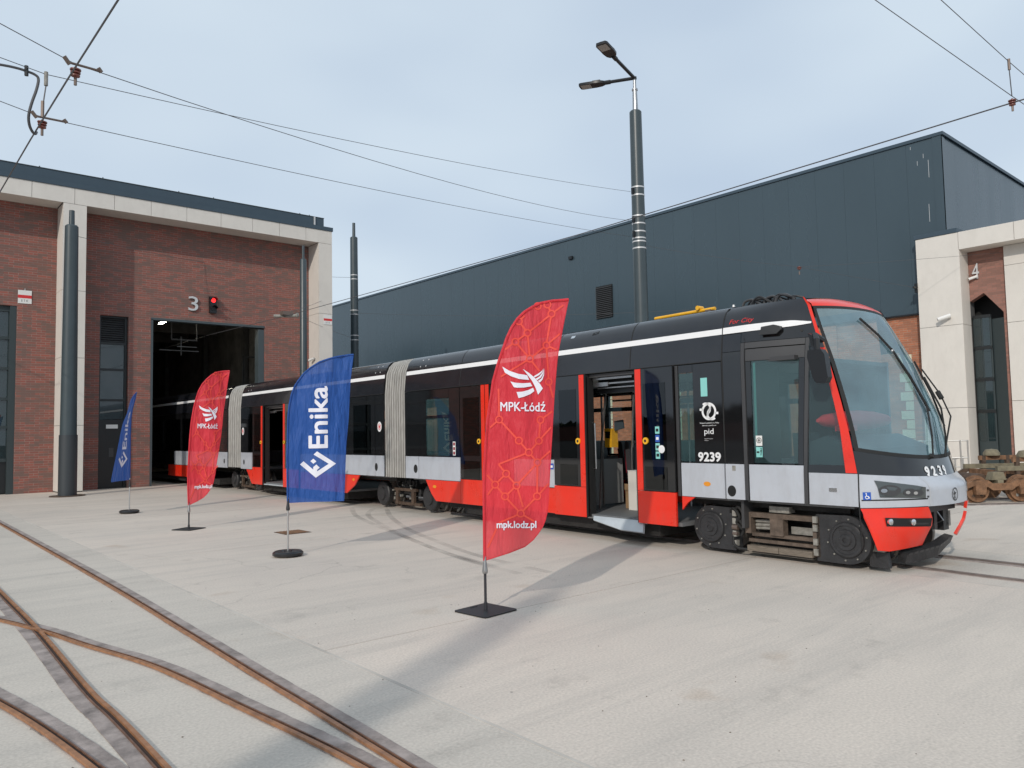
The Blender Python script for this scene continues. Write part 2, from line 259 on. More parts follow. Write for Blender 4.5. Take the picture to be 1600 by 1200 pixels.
def tyremark_mat():
    m = bpy.data.materials.new('tyre_mark'); m.use_nodes = True; nt = m.node_tree; N = nt.nodes; L = nt.links
    b = N['Principled BSDF']; o = N['Material Output']; b.inputs['Base Color'].default_value = (.12, .11, .105, 1); b.inputs['Roughness'].default_value = .85
    tr = N.new('ShaderNodeBsdfTransparent'); ms = N.new('ShaderNodeMixShader'); geo = N.new('ShaderNodeNewGeometry')
    t = N.new('ShaderNodeTexNoise'); t.inputs['Scale'].default_value = 1.2; t.inputs['Detail'].default_value = 7; L.new(geo.outputs['Position'], t.inputs['Vector'])
    mr = N.new('ShaderNodeMapRange'); mr.inputs[1].default_value = .35; mr.inputs[2].default_value = .7; mr.inputs[3].default_value = .0; mr.inputs[4].default_value = .26; L.new(t.outputs['Fac'], mr.inputs[0])
    L.new(mr.outputs[0], ms.inputs[0]); L.new(tr.outputs[0], ms.inputs[1]); L.new(b.outputs[0], ms.inputs[2]); L.new(ms.outputs[0], o.inputs[0]); return m
MT['mark'] = tyremark_mat()

# ------------------------------------------------------------------ mesh helpers
class MB:
    def __init__(self): self.v = []; self.f = []
    def add(self, vs, fs):
        o = len(self.v); self.v += [tuple(p) for p in vs]; self.f += [tuple(i + o for i in q) for q in fs]; return self
    def box(self, a0, a1, b0, b1, c0, c1):
        return self.add([(a0, b0, c0), (a1, b0, c0), (a1, b1, c0), (a0, b1, c0), (a0, b0, c1), (a1, b0, c1), (a1, b1, c1), (a0, b1, c1)],
                        [(0, 3, 2, 1), (4, 5, 6, 7), (0, 1, 5, 4), (1, 2, 6, 5), (2, 3, 7, 6), (3, 0, 4, 7)])
    def tube(self, pts, r, n=8, r1=None, cap=True):
        pts = [Vector(p) for p in pts]; k = len(pts); rings = []
        prev = None
        for i, p in enumerate(pts):
            d = (pts[min(i + 1, k - 1)] - pts[max(i - 1, 0)]).normalized()
            if prev is None:
                a = Vector((0, 0, 1)) if abs(d.z) < .9 else Vector((1, 0, 0)); x = d.cross(a).normalized()
            else:
                x = (prev - d * prev.dot(d)).normalized()
            prev = x; y = d.cross(x)
            rr = r if r1 is None else r + (r1 - r) * i / (k - 1)
            rings.append([p + (x * math.cos(2 * math.pi * j / n) + y * math.sin(2 * math.pi * j / n)) * rr for j in range(n)])
        vs = [q for g in rings for q in g]; fs = []
        for i in range(k - 1):
            for j in range(n): fs.append((i * n + j, i * n + (j + 1) % n, (i + 1) * n + (j + 1) % n, (i + 1) * n + j))
        if cap: fs += [tuple(range(n - 1, -1, -1)), tuple((k - 1) * n + j for j in range(n))]
        return self.add(vs, fs)
    def disc(self, c, axis, prof, n=24):
        """lathe: prof is a list of (offset along axis, radius)"""
        c = Vector(c); ax = Vector(axis).normalized(); a = Vector((0, 0, 1)) if abs(ax.z) < .9 else Vector((1, 0, 0))
        x = ax.cross(a).normalized(); y = ax.cross(x); vs = []; fs = []
        for o, r in prof:
            for j in range(n):
                t = 2 * math.pi * j / n; vs.append(c + ax * o + (x * math.cos(t) + y * math.sin(t)) * r)
        for i in range(len(prof) - 1):
            for j in range(n): fs.append((i * n + j, i * n + (j + 1) % n, (i + 1) * n + (j + 1) % n, (i + 1) * n + j))
        fs += [tuple(range(n - 1, -1, -1)), tuple((len(prof) - 1) * n + j for j in range(n))]
        return self.add(vs, fs)
    def prism(self, poly, mapf, t0, t1):
        """poly: 2-D outline, mapf(u, v, t) -> point; extruded between t0 and t1"""
        n = len(poly); vs = [mapf(u, v, t0) for u, v in poly] + [mapf(u, v, t1) for u, v in poly]
        fs = [tuple(range(n)), tuple(range(2 * n - 1, n - 1, -1))] + [(i, i + n, (i + 1) % n + n, (i + 1) % n) for i in range(n)]
        return self.add(vs, fs)
    def grid(self, fn, us, vs_):
        pts = [fn(u, v) for v in vs_ for u in us]; nu = len(us)
        return self.add(pts, [(j * nu + i, j * nu + i + 1, (j + 1) * nu + i + 1, (j + 1) * nu + i) for j in range(len(vs_) - 1) for i in range(nu - 1)])
def build(name, mb, mat, parent=None, fn=None, smooth=True, angle=32, fix=True):
    vs = [Vector(fn(*p)) if fn else Vector(p) for p in mb.v]
    top = parent
    org = Vector((0, 0, 0))
    while top is not None:
        org += top.location; top = top.parent
    vs = [p - org for p in vs]
    me = bpy.data.meshes.new(name); me.from_pydata(vs, [], mb.f); me.validate()
    if fix:
        bm = bmesh.new(); bm.from_mesh(me); bmesh.ops.recalc_face_normals(bm, faces=bm.faces); bm.to_mesh(me); bm.free()
    if smooth:
        me.shade_smooth(); me.set_sharp_from_angle(angle=R(angle))
    me.materials.append(MT[mat] if isinstance(mat, str) else mat)
    o = bpy.data.objects.new(name, me); COL.objects.link(o)
    if parent is not None: o.parent = parent
    return o
def tag(o, label=None, cat=None, group=None, kind=None):
    if label: o['label'] = label
    if cat: o['category'] = cat
    if group: o['group'] = group
    if kind: o['kind'] = kind
    return o
def thing(name, label, cat, loc, group=None):
    o = bpy.data.objects.new(name, None); o.location = loc; o.empty_display_size = .2; COL.objects.link(o)
    return tag(o, label, cat, group)
def interp(x, xs, ys):
    if x <= xs[0]: return ys[0]
    for i in range(len(xs) - 1):
        if x <= xs[i + 1]: return ys[i] + (ys[i + 1] - ys[i]) * (x - xs[i]) / (xs[i + 1] - xs[i])
    return ys[-1]
_txt = {}
def text2d(s, size=1, bold=0., align='LEFT', space=1.0):
    """flat outline of a word as (verts, faces), origin at the baseline"""
    key = (s, size, bold, align, space)
    if key in _txt: return _txt[key]
    c = bpy.data.curves.new('lettering', 'FONT'); c.body = s; c.size = size; c.offset = 0; c.align_x = align; c.fill_mode = 'FRONT'; c.resolution_u = 3; c.space_character = space
    o = bpy.data.objects.new('lettering', c); COL.objects.link(o)
    me = bpy.data.meshes.new_from_object(o.evaluated_get(bpy.context.evaluated_depsgraph_get()))
    out = ([(v.co.x, v.co.y) for v in me.vertices], [tuple(p.vertices) for p in me.polygons])
    bpy.data.objects.remove(o); bpy.data.curves.remove(c); bpy.data.meshes.remove(me)
    _txt[key] = out; return out
def put_text(mb, s, size, fn, bold=0., align='LEFT', fitw=None, fith=None, space=1.0):
    """fn(u, v) -> point; fitw / fith: scale the word to that width / height"""
    vs, fs = text2d(s, size, bold, align, space)
    if not vs: return
    x0 = min(p[0] for p in vs); x1 = max(p[0] for p in vs); y0 = min(p[1] for p in vs); y1 = max(p[1] for p in vs)
    sx = fitw / (x1 - x0) if fitw else 1; sy = fith / (y1 - y0) if fith else 1
    ox = x0 if fitw else 0; oy = y0 if fith else 0
    mb.add([fn((x - ox) * sx, (y - oy) * sy) for x, y in vs], fs)
def drape(flat, fn, maxlen=.03, bold=0., step=.0003):
    """flat: MB in (u, v, 0); cut into small triangles, laid on fn(u, v, lift); bold adds shifted copies, each a hair further out"""
    bm = bmesh.new(); V = [bm.verts.new(p) for p in flat.v]
    for f in flat.f:
        try: bm.faces.new([V[i] for i in f])
        except ValueError: pass
    bmesh.ops.triangulate(bm, faces=bm.faces[:])
    for _ in range(5):
        es = [e for e in bm.edges if e.calc_length() > maxlen]
        if not es: break
        bmesh.ops.subdivide_edges(bm, edges=es, cuts=1); bmesh.ops.triangulate(bm, faces=[f for f in bm.faces if len(f.verts) > 3])
    bm.verts.index_update(); vs = [tuple(v.co) for v in bm.verts]; fs = [tuple(v.index for v in f.verts) for f in bm.faces]; bm.free()
    out = MB(); sh = [(0, 0)] + ([(-bold, 0), (bold, 0), (0, bold), (0, -bold), (-bold * .7, bold * .7), (bold * .7, bold * .7), (-bold * .7, -bold * .7), (bold * .7, -bold * .7)] if bold else [])
    for i, (a, b) in enumerate(sh): out.add([fn(x + a, y + b, i * step) for x, y, _ in vs], fs)
    return out
def flat_text(s, x, y, w, h):
    f = MB(); put_text(f, s, 1, lambda a, b: (x + a, y + b, 0), fitw=w, fith=h); return f
def ring2d(cx, cy, r0, r1, fn, mb, n=24, a0=0, a1=2 * math.pi):
    vs = []
    for i in range(n + 1):
        a = a0 + (a1 - a0) * i / n
        vs += [fn(cx + r0 * math.cos(a), cy + r0 * math.sin(a)), fn(cx + r1 * math.cos(a), cy + r1 * math.sin(a))]
    mb.add(vs, [(2 * i, 2 * i + 1, 2 * i + 3, 2 * i + 2) for i in range(n)])
def poly2d(pts, fn, mb): mb.add([fn(*p) for p in pts], [tuple(range(len(pts)))])
def stroke2d(p, q, w, fn, mb):
    p = Vector(p); q = Vector(q); d = (q - p).normalized(); n = Vector((-d.y, d.x)) * w / 2
    poly2d([p + n, q + n, q - n, p - n], fn, mb)

# ================================================================== GROUND
g = build('ground', MB().box(-300, 300, -300, 400, -.6, -.055), 'joint'); tag(g, kind='structure')
yard = build('concrete_yard', MB().box(-60, 60, -40, 90, -.054, -.030), 'joint'); tag(yard, kind='structure')
XS = [-30, -21, -12.4, -2.7, 2.78, 8.78, 10.95, 16.2, 22.2, 28.2, 36, 45]
YS = [-30, -24, -18, -12.5, -6.5, -.6, 5.5, 11.4, 17.3, 23.35, 26.45, 34, 42, 52, 62, 80]
for i in range(len(XS) - 1):
    for j in range(len(YS) - 1):
        x0, x1, y0, y1 = XS[i], XS[i + 1], YS[j], YS[j + 1]
        gp = .006
        track = (i in (3, 5))
        if track and j > 0: continue
        if track: y1 = YS[-1]
        build('concrete_slab' if x1 > -12 else 'asphalt_strip', MB().box(x0 + (gp if not track else .0), x1 - gp, y0 + gp, y1 - gp, -.029, -.0005 if track else 0), 'asphalt' if x1 <= -12 else ('tslab' if track else 'slab'), yard, smooth=False)  # unseen asphalt at the left is added to darken the tram's lower reflections
for x in (2.78, 8.78, 10.95): build('joint_sealant', MB().box(x - .014, x + .012, -30, 80, -.02, .0015), 'sealant', yard, smooth=False)
far = MB()
for (a, b, c, d) in ((-290, -30.02, -290, 390), (45.02, 290, -290, 390), (-30, 45, -290, -30.02), (-30, 45, 80.02, 390)): far.box(a, b, c, d, -.05, -.004)
build('outer_ground', far, 'asphalt', yard, smooth=False)

def smooth_path(pts, n=8):
    P = [Vector(p) for p in pts]; out = []
    for i in range(len(P) - 1):
        p0 = P[max(i - 1, 0)]; p1 = P[i]; p2 = P[i + 1]; p3 = P[min(i + 2, len(P) - 1)]
        for k in range(n):
            t = k / n
            out.append(.5 * ((2 * p1) + (p2 - p0) * t + (2 * p0 - 5 * p1 + 4 * p2 - p3) * t * t + (3 * p1 - p0 - 3 * p2 + p3) * t ** 3))
    out.append(P[-1]); return out
def strip(path, a, b, z0, z1, jit=0.):
    """ribbon running along path between lateral offsets a..b (to the right of travel), with height"""
    mb = MB(); P = [Vector((p[0], p[1])) for p in path]; k = len(P); vs = []
    jr_ = random.Random(k); a0, b0 = a, b
    for i, p in enumerate(P):
        if jit: a = a0 + jr_.uniform(-jit, jit); b = b0 + jr_.uniform(-jit, jit)
        d = (P[min(i + 1, k - 1)] - P[max(i - 1, 0)]).normalized(); n = Vector((d.y, -d.x))
        for (o, z) in ((a, z0), (a, z1), (b, z1), (b, z0)): vs.append((p.x + n.x * o, p.y + n.y * o, z))
    fs = []
    for i in range(k - 1):
        for j in range(3): fs.append((4 * i + j, 4 * i + j + 1, 4 * i + 4 + j + 1, 4 * i + 4 + j))
    fs += [(0, 1, 2, 3), (4 * k - 4, 4 * k - 3, 4 * k - 2, 4 * k - 1)]
    return mb.add(vs, fs)
rail_id = [0]
def rail(pts, side=1, mats=('rail', 'railtop'), grout=(.016, .072), wide=.026):
    """grooved rail set in the concrete; pts run away from the camera; side: where the groove and the wide grout lie"""
    path = smooth_path([(p[0], p[1], 0) for p in pts], 14); k = rail_id[0]; rail_id[0] += 1
    root = thing('tram_rail', None, None, (path[0].x, path[0].y, 0)); root['kind'] = 'structure'
    s = side; h = .0006 * k
    w = sorted((-grout[0] * s, (grout[1] + .06) * s))
    build('rail_grout', strip(path, w[0], w[1], -.02, .004 + h, .003), 'grout', root, smooth=False)
    w = sorted((.0, .040 * s)); build('rail_groove', strip(path, w[0], w[1], -.02, .006 + h), 'groove', root, smooth=False)
    build('rail_head', strip(path, -wide * .5, wide * .5, -.02, .020 + h), mats[1], root, smooth=False)
    w = sorted((.037 * s, .045 * s)); build('rail_guard', strip(path, w[0], w[1], -.02, .014 + h), mats[0], root, smooth=False)
rail([(1.95, -8), (2.02, 0), (2.12, 4), (2.14, 5.2), (2.18, 6.95), (2.24, 10.2), (2.29, 18.2), (2.33, 29)])
rail([(1.2, -8), (1.22, 2), (1.24, 4.8), (1.23, 5.72), (1.28, 7.84), (1.29, 10.1), (1.31, 18.2), (1.33, 29)], side=-1)
rail([(2.02, 1.2), (1.985, 2.4), (1.945, 3.4), (1.91, 3.9), (1.83, 4.65), (1.69, 5.94), (1.45, 6.98), (1.26, 7.84), (.92, 8.9), (.2, 10.4), (-1.2, 12.6)])
rail([(1.13, 2.2), (1.04, 3.5), (.95, 4.41), (.86, 5.13), (.75, 5.78), (.58, 6.6), (.25, 7.8), (-.4, 9.6)])
for k, off in enumerate((0, 1.0)):
    rail([(8.55 + off, -9), (9.0 + off, -1), (9.19 + off, 2.69), (9.3 + off, 5), (9.38 + off, 9), (9.44 + off, 14), (9.52 + off, 23), (9.56 + off, 60)], side=1 if k == 0 else -1, mats=('railgrey', 'railgrey'), grout=(.05, .06), wide=.06)
for off in (0, .98):
    a = Vector((17.66, 5.36, 0)); d = Vector((-.60, -.80, 0)); n = Vector((.80, -.60, 0))
    P = [a + n * (t) + Vector((.60, .80, 0)) * off for t in (-2.6, 0, 2, 5)]
    rail([(p.x, p.y) for p in P], mats=('railgrey', 'railgrey'), grout=(.05, .06))
# tyre marks
for pts in ([(8.6, 15.6), (7.81, 14.0), (7.2, 12.13), (6.58, 9.96), (6.1, 8.2), (5.9, 6.8)], [(8.8, 15.0), (8.03, 13.9), (7.3, 12.1), (6.78, 10.6), (6.26, 8.84), (6.0, 7.3)],
            [(8.9, 14.6), (8.14, 13.2), (7.35, 11.4), (6.82, 9.8), (6.39, 8.2), (6.2, 6.6)]):
    o = build('tyre_mark', strip(smooth_path([(*p, 0) for p in pts]), -.05, .05, .0008, .004), 'mark', None, smooth=False); tag(o, kind='structure')
# grit and leaves blown over the yard
gm_ = MB(); gr_ = random.Random(21)
for k in range(420):
    d = 2.5 + 22 * gr_.random() ** 1.6; a = R(gr_.uniform(5, 82)); q = Vector((math.sin(a) * d, math.cos(a) * d, .002)); e = gr_.uniform(.003, .008)
    pts = [q + Vector((math.cos(t + k) * e * gr_.uniform(.5, 1.3), math.sin(t + k) * e * gr_.uniform(.4, 1), 0)) for t in (0, 1.57, 3.14, 4.71)] + [q + Vector((0, 0, e * .5))]
    gm_.add(pts, [(0, 1, 4), (1, 2, 4), (2, 3, 4), (3, 0, 4)])
tag(build('ground_grit', gm_, 'grit', None, smooth=False), kind='stuff')
# drain grate
gr = thing('drain_grate', 'rusty brown square drain cover set flush in the concrete behind the taller blue flag base', 'drain cover', (5.76, 12.5, 0))
build('grate_frame', MB().box(5.53, 5.99, 12.26, 12.74, .001, .006), 'rustdark', gr)
for k in range(7): build('grate_bar', MB().box(5.555 + k * .061, 5.595 + k * .061, 12.29, 12.71, .004, .012), 'rust', gr)

# ================================================================== HALL 3 (left)
YF, YB = 27.45, 28.3
hall = thing('brick_tram_hall', 'brick tram hall with cream portal frame, number 3 and an open gate', 'tram depot', (8, 28.3, 0))
def wall_rects(name, x0, x1, z0, z1, holes, y, mat, parent, depth=.35):
    xs = sorted({x0, x1, *[h[0] for h in holes], *[h[1] for h in holes]}); mb = MB()
    for a, b in zip(xs[:-1], xs[1:]):
        if b <= x0 or a >= x1: continue
        hs = sorted([(h[2], h[3]) for h in holes if h[0] <= a and h[1] >= b]); z = z0
        for (p, q) in hs:
            if p > z: mb.box(a, b, y, y + depth, z, p)
            z = q
        if z < z1: mb.box(a, b, y, y + depth, z, z1)
    return build(name, mb, mat, parent, smooth=False)
GATE = (7.84, 11.91, 0, 5.84); SLOT = (6.24, 7.12, 0, 5.80); GATE2 = (-1.2, 3.88, 0, 5.88)
wall_rects('brick_wall', 5.60, 13.76, 0, 9.3, [GATE, SLOT], YB, 'brick', hall)
wall_rects('brick_wall', -6.5, 4.96, 0, 9.3, [GATE2], YB, 'brick', hall)
# frame: columns and fascia, clad in panels
def panel_y(x0, x1, z0, z1, y, parent=hall): return build('cladding_panel', MB().box(x0 + .006, x1 - .006, y - .03, y, z0 + .006, z1 - .006), 'cream', parent, smooth=False)
def panel_x(y0, y1, z0, z1, x, parent=hall): return build('cladding_panel', MB().box(x - .03, x, y0 + .006, y1 - .006, z0 + .006, z1 - .006), 'cream', parent, smooth=False)
bk = MB()
bk.box(-6.5, 14.28, YF + .001, YB + .35, 9.20, 9.68)
for a, b in ((4.985, 5.62), (13.765, 14.28), (-6.5, -5.9)): bk.box(a, b, YF + .001, YB + .35, 0, 9.20)
build('frame_core', bk, 'backing', hall, smooth=False)
fx = [-5.2, -4.04, -2.88, -1.72, -.56, .6, 1.77, 2.93, 4.09, 5.27, 6.43, 7.57, 8.74, 9.93, 11.09, 12.13, 13.2, 14.31]
for a, b in zip(fx[:-1], fx[1:]): panel_y(a, b, 9.17, 9.69, YF)
sof = MB().box(5.63, 13.73, YF, YB - .002, 9.175, 9.198).box(-5.9, 4.93, YF, YB - .002, 9.175, 9.198); build('soffit_panel', sof, 'cream', hall, smooth=False)
for z0, z1 in ((.03, 2.1), (2.1, 4.24), (4.24, 6.385), (6.385, 9.17)):
    panel_y(4.955, 5.625, z0, z1, YF); panel_x(YF, YB, z0, z1, 4.985)
for z0, z1 in ((.03, 2.1), (2.1, 4.24), (4.24, 6.385), (6.385, 9.17)):
    panel_y(13.735, 14.31, z0, z1, YF); panel_x(YF, YB, z0, z1, 13.765)
roof = MB().box(-6.5, 14.34, YF - .06, 70, 9.69, 9.84); build('roof_edge', roof, 'fascia', hall, smooth=False)
build('roof_parapet', MB().box(-6.5, 13.98, YF + .02, 69.6, 9.84, 10.17), 'fascia', hall, smooth=False)
build('parapet_cap', MB().box(-6.5, 13.99, YF + .0, YF + .16, 10.17, 10.19), 'frame', hall, smooth=False)
build('downpipe', MB().box(13.55, 13.60, YF - .03, YF + .015, 9.85, 10.17), 'band', hall, smooth=False)
for x in (4.3, 6.1, 8.5, 9.7, 13.0, 13.4): build('roof_spike', MB().tube([(x, YF + .08, 10.18), (x, YF + .08, 10.24)], .02, 5), 'frame', hall)
build('side_wall', MB().box(13.9, 14.28, YB + .36, 70, 0, 9.68), 'clad', hall, smooth=False)
# open gate and hall inside
gf = MB().box(GATE[0], GATE[0] + .07, YB - .02, YB + .3, 0, 5.78).box(11.68, 11.91, YB + .02, YB + .34, 0, 5.70).box(GATE[0], 11.91, YB - .02, YB + .3, 5.76, 5.84)
build('gate_frame', gf, 'frame', hall, smooth=False)
ins = MB().box(-6, 6.9, YB + .36, YB + .6, 0, 9).box(4.4, 4.6, YB + .6, 68, 0, 9).box(13.2, 13.6, YB + .36, 68, 0, 9).box(4.6, 13.2, 67.6, 68, 0, 9).box(4.6, 13.2, YB + .36, 68, 8.0, 8.2)
build('inner_wall', ins, 'inner', hall, smooth=False)
for y in (30.2, 33.5, 37, 41, 46, 52): build('roof_beam', MB().box(4.6, 13.2, y, y + .22, 6.5, 7.4), 'inner', hall, smooth=False)
hf = MB()
for x in (9.02, 9.95): hf.box(x, x + .04, 30.0, 30.04, 5.35, 6.6)
hf.box(9.02, 9.99, 30.0, 30.04, 5.31, 5.36).box(8.5, 9.9, 29.6, 29.63, 4.86, 4.89).box(9.25, 9.28, 29.6, 29.63, 4.7, 5.4).box(9.0, 9.7, 29.2, 29.23, 4.97, 5.0)
build('hanging_frame', hf, 'innerlight', hall, smooth=False)
for x in (12.35, 12.42, 13.05): build('inner_steelwork', MB().box(x, x + .05, 31.6, 31.66, .3, 5.0), 'innerlight', hall, smooth=False)
for z in (2.1, 3.2, 4.95): build('inner_steelwork', MB().box(12.35, 13.1, 31.58, 31.64, z, z + .06), 'innerlight', hall, smooth=False)
for y in (33, 38, 44): build('inner_column', MB().box(12.95, 13.15, y, y + .3, 0, 8), 'innerlight', hall, smooth=False)
for y in (32, 36, 41, 47): build('inner_column', MB().box(4.62, 4.8, y, y + .35, 0, 8), 'innerlight', hall, smooth=False)
lamp = thing('strip_light', 'lit tube lamp hanging inside the open gate at its upper left', 'strip light', (9.24, 31.6, 6.2))
build('lamp_tube', MB().box(9.20, 9.28, 31.05, 32.2, 6.17, 6.21), 'tube', lamp, smooth=False); build('lamp_housing', MB().box(9.18, 9.30, 31.0, 32.25, 6.215, 6.27), 'innerlight', lamp, smooth=False)
for y in (31.2, 32.0): build('lamp_hanger', MB().box(9.23, 9.25, y, y + .02, 6.27, 8.0), 'innerlight', lamp, smooth=False)
# narrow slot: louvre, glazing, door
sl = MB().box(6.24, 6.30, YB + .12, YB + .25, 0, 5.8).box(7.04, 7.12, YB + .12, YB + .25, 0, 5.8).box(6.30, 7.04, YB + .12, YB + .25, 5.74, 5.8)
for z in (4.84, 3.95, 2.92): sl.box(6.30, 7.04, YB + .12, YB + .25, z, z + .07)
build('slot_frame', sl, 'gatedark', hall, smooth=False)
build('slot_back', MB().box(6.24, 7.12, YB + .30, YB + .34, 0, 5.8), 'dark', hall, smooth=False)
for k in range(11): build('louvre_slat', MB().add([(6.30, YB + .13, 4.93 + k * .075), (7.04, YB + .13, 4.93 + k * .075), (7.04, YB + .19, 4.985 + k * .075), (6.30, YB + .19, 4.985 + k * .075), (6.30, YB + .14, 4.92 + k * .075), (7.04, YB + .14, 4.92 + k * .075), (7.04, YB + .20, 4.975 + k * .075), (6.30, YB + .20, 4.975 + k * .075)],
                          [(0, 1, 2, 3), (4, 7, 6, 5), (0, 4, 5, 1), (1, 5, 6, 2), (2, 6, 7, 3), (3, 7, 4, 0)]), 'louvre', hall, smooth=False)
for a, b in ((4.02, 4.84), (2.99, 3.95), (2.30, 2.92)): build('window_pane', MB().box(6.30, 7.04, YB + .18, YB + .20, a, b), 'hallglass', hall, smooth=False)
dr = build('side_door', MB().box(6.31, 7.03, YB + .16, YB + .22, .02, 2.29), 'gatedark', hall, smooth=False)
build('door_handle', MB().box(6.92, 6.95, YB + .10, YB + .16, 1.0, 1.18), 'steel', dr)
build('door_notice', MB().box(6.60, 6.74, YB + .155, YB + .159, 1.05, 1.35), 'louvre', dr)
build('name_plate', MB().box(6.49, 6.85, YB + .10, YB + .115, 2.0, 2.13), 'plastic', hall)
# left gate (only its right end in view)
gd = build('folding_gate', MB().box(-1.2, 3.88, YB + .18, YB + .24, 0.02, 1.0), 'gatedark', hall, smooth=False)
gfr = MB().box(3.70, 3.88, YB + .02, YB + .3, 0, 5.88).box(-1.2, 3.70, YB + .12, YB + .26, 5.70, 5.88)
for z in (1.0, 2.03, 2.91, 3.86, 4.82): gfr.box(-1.2, 3.70, YB + .12, YB + .26, z, z + .09)
for x in (2.55, 1.3, .1): gfr.box(x, x + .09, YB + .121, YB + .259, 0, 5.70)
build('gate_frame', gfr, 'gate', gd, smooth=False)
zz = [1.09, 2.03, 2.12, 2.91, 3.0, 3.86, 3.95, 4.82, 4.91, 5.70]
for x0, x1 in ((2.64, 3.70), (1.39, 2.55), (.19, 1.3), (-1.2, .1)):
    for k in range(0, 10, 2): build('window_pane', MB().box(x0, x1, YB + .185, YB + .20, zz[k], zz[k + 1]), 'hallglass', gd, smooth=False)
build('gate_back', MB().box(-1.2, 3.88, YB + .36, YB + .38, 0, 5.88), 'dark', hall, smooth=False)
# number, signal, plates, camera
def sign_number(txt, label, loc, mapf, h, w):
    t = thing('number_sign', label, 'number sign', loc); mb = MB(); vs, fs = text2d(txt, 1, .03)
    x0 = min(p[0] for p in vs); x1 = max(p[0] for p in vs); y0 = min(p[1] for p in vs); y1 = max(p[1] for p in vs)
    for dpt in (0, .05): mb.add([mapf((x - x0) / (x1 - x0) * w, (y - y0) / (y1 - y0) * h, dpt) for x, y in vs], fs)
    # side walls
    from collections import Counter
    ec = Counter()
    for q in fs:
        for i in range(len(q)): ec[tuple(sorted((q[i], q[(i + 1) % len(q)])))] += 1
    n = len(vs); mb.f += [(a, b, b + n, a + n) for (a, b), c in ec.items() if c == 1]
    build('numeral', mb, 'band', t, smooth=False); return t
sign_number('3', 'pale metal numeral 3 on the brick above the open gate', (9.25, YB, 6.4), lambda u, v, d: (9.08 + u, YB - .02 - d, 6.19 + v), .52, .34)
tl = thing('traffic_light', 'black two lamp signal showing red beside the numeral 3', 'traffic light', (9.93, YB, 6.45))
build('signal_housing', MB().box(9.81, 10.05, YB - .16, YB - .03, 6.16, 6.76), 'lampblack', tl)
build('backing_bracket', MB().box(9.88, 9.98, YB - .03, YB, 6.3, 6.6), 'lampblack', tl)
for z, m in ((6.62, 'redlight'), (6.32, 'gatedark')):
    build('signal_lens', MB().disc((9.93, YB - .165, z), (0, -1, 0), [(0, .085), (.012, .08)], 16), m, tl)
    hood = MB()
    for i in range(9):
        a = math.pi * i / 8; hood.v += [(9.93 + .11 * math.cos(a), YB - .16, z + .11 * math.sin(a)), (9.93 + .11 * math.cos(a), YB - .34, z + .11 * math.sin(a) * .9)]
    hood.f = [(2 * i, 2 * i + 1, 2 * i + 3, 2 * i + 2) for i in range(8)]; build('signal_hood', hood, 'lampblack', tl, fix=False)
def plate(label, x0, x1, z0, z1, y):
    t = thing('warning_plate', label, 'sign', ((x0 + x1) / 2, y, z0)); h = z1 - z0
    build('plate', MB().box(x0, x1, y - .02, y - .005, z0, z1), 'plastic', t)
    build('red_band', MB().box(x0 - .001, x1 + .001, y - .023, y - .0205, z0 + h * .40, z0 + h * .64), 'redsign', t)
    mb = MB(); put_text(mb, 'E T K', 1, lambda u, v: (x0 + (x1 - x0) * .25 + u, y - .0215, z0 + h * .13 + v), .02, fitw=(x1 - x0) * .5, fith=h * .16); build('lettering', mb, 'louvre', t, fix=False)
    build('hook', MB().box((x0 + x1) / 2 - .01, (x0 + x1) / 2 + .01, y - .015, y - .005, z1, z1 + .06), 'band', t)
plate('white and red plate on the brick left of the first cream column', 3.90, 4.27, 5.97, 6.39, YB)
plate('white and red plate on the cream corner column of the brick hall', 13.93, 14.28, 5.96, 6.33, YF - .03)
def camera_unit(label, p, d, s=1):
    t = thing('security_camera', label, 'security camera', p); p = Vector(p); d = Vector(d).normalized()
    build('camera_mount', MB().disc(p, -d, [(0, .075 * s), (.04, .075 * s)], 14), 'plastic', t); q = p + d * .0
    e = p + Vector(d) * .12 * s; build('camera_arm', MB().tube([p, e], .025 * s, 8), 'plastic', t)
    b = e + Vector((d.y * .3, -d.x * .3, -.25)).normalized() * 0; out = Vector((-.35, .75, -.25)).normalized()
    build('camera_body', MB().tube([e - out * .10 * s, e + out * .22 * s], .055 * s, 10), 'plastic', t)
    build('camera_lens', MB().disc(e + out * .221 * s, out, [(0, .042 * s), (.006, .04 * s)], 12), 'lampblack', t)
camera_unit('small white camera on the cream corner column behind the blue flag', (13.735, 27.8, 4.62), (-1, 0, 0), .8)
wf2 = thing('floodlight', None, None, (0, 0, 0)); bpy.data.objects.remove(wf2)

# ================================================================== DARK METAL HALL AND ITS BRICK BASE
XW = 27.3
mh = thing('metal_tram_hall', 'long slate grey metal clad hall with sloping gable behind the tram', 'tram depot', (XW, 9.66, 0))
build('hall_core', MB().box(XW + .02, 62, 9.70, 88, 5.40, 11.25), 'fascia', mh, smooth=False)
y = 9.66
while y < 86:
    w = 1.10 if y < 60 else 4.4
    build('wall_panel', MB().box(XW, XW + .018, y + .0018, y + w - .0018, 5.37, 11.22), 'clad', mh, smooth=False); y += w
x = XW
k = 0
def gz_(x): return 11.33 - (x - XW) * .0125
while x < 46:
    a, b = x + .0018, x + 1.0982
    build('gable_panel', MB().add([(a, 9.62, 7.7), (b, 9.62, 7.7), (b, 9.62, gz_(b) - .12), (a, 9.62, gz_(a) - .12), (a, 9.66, 7.7), (b, 9.66, 7.7), (b, 9.66, gz_(b) - .12), (a, 9.66, gz_(a) - .12)], [(0, 1, 2, 3), (4, 7, 6, 5), (0, 4, 5, 1), (1, 5, 6, 2), (2, 6, 7, 3), (3, 7, 4, 0)]), 'clad', mh, smooth=False); x += 1.1
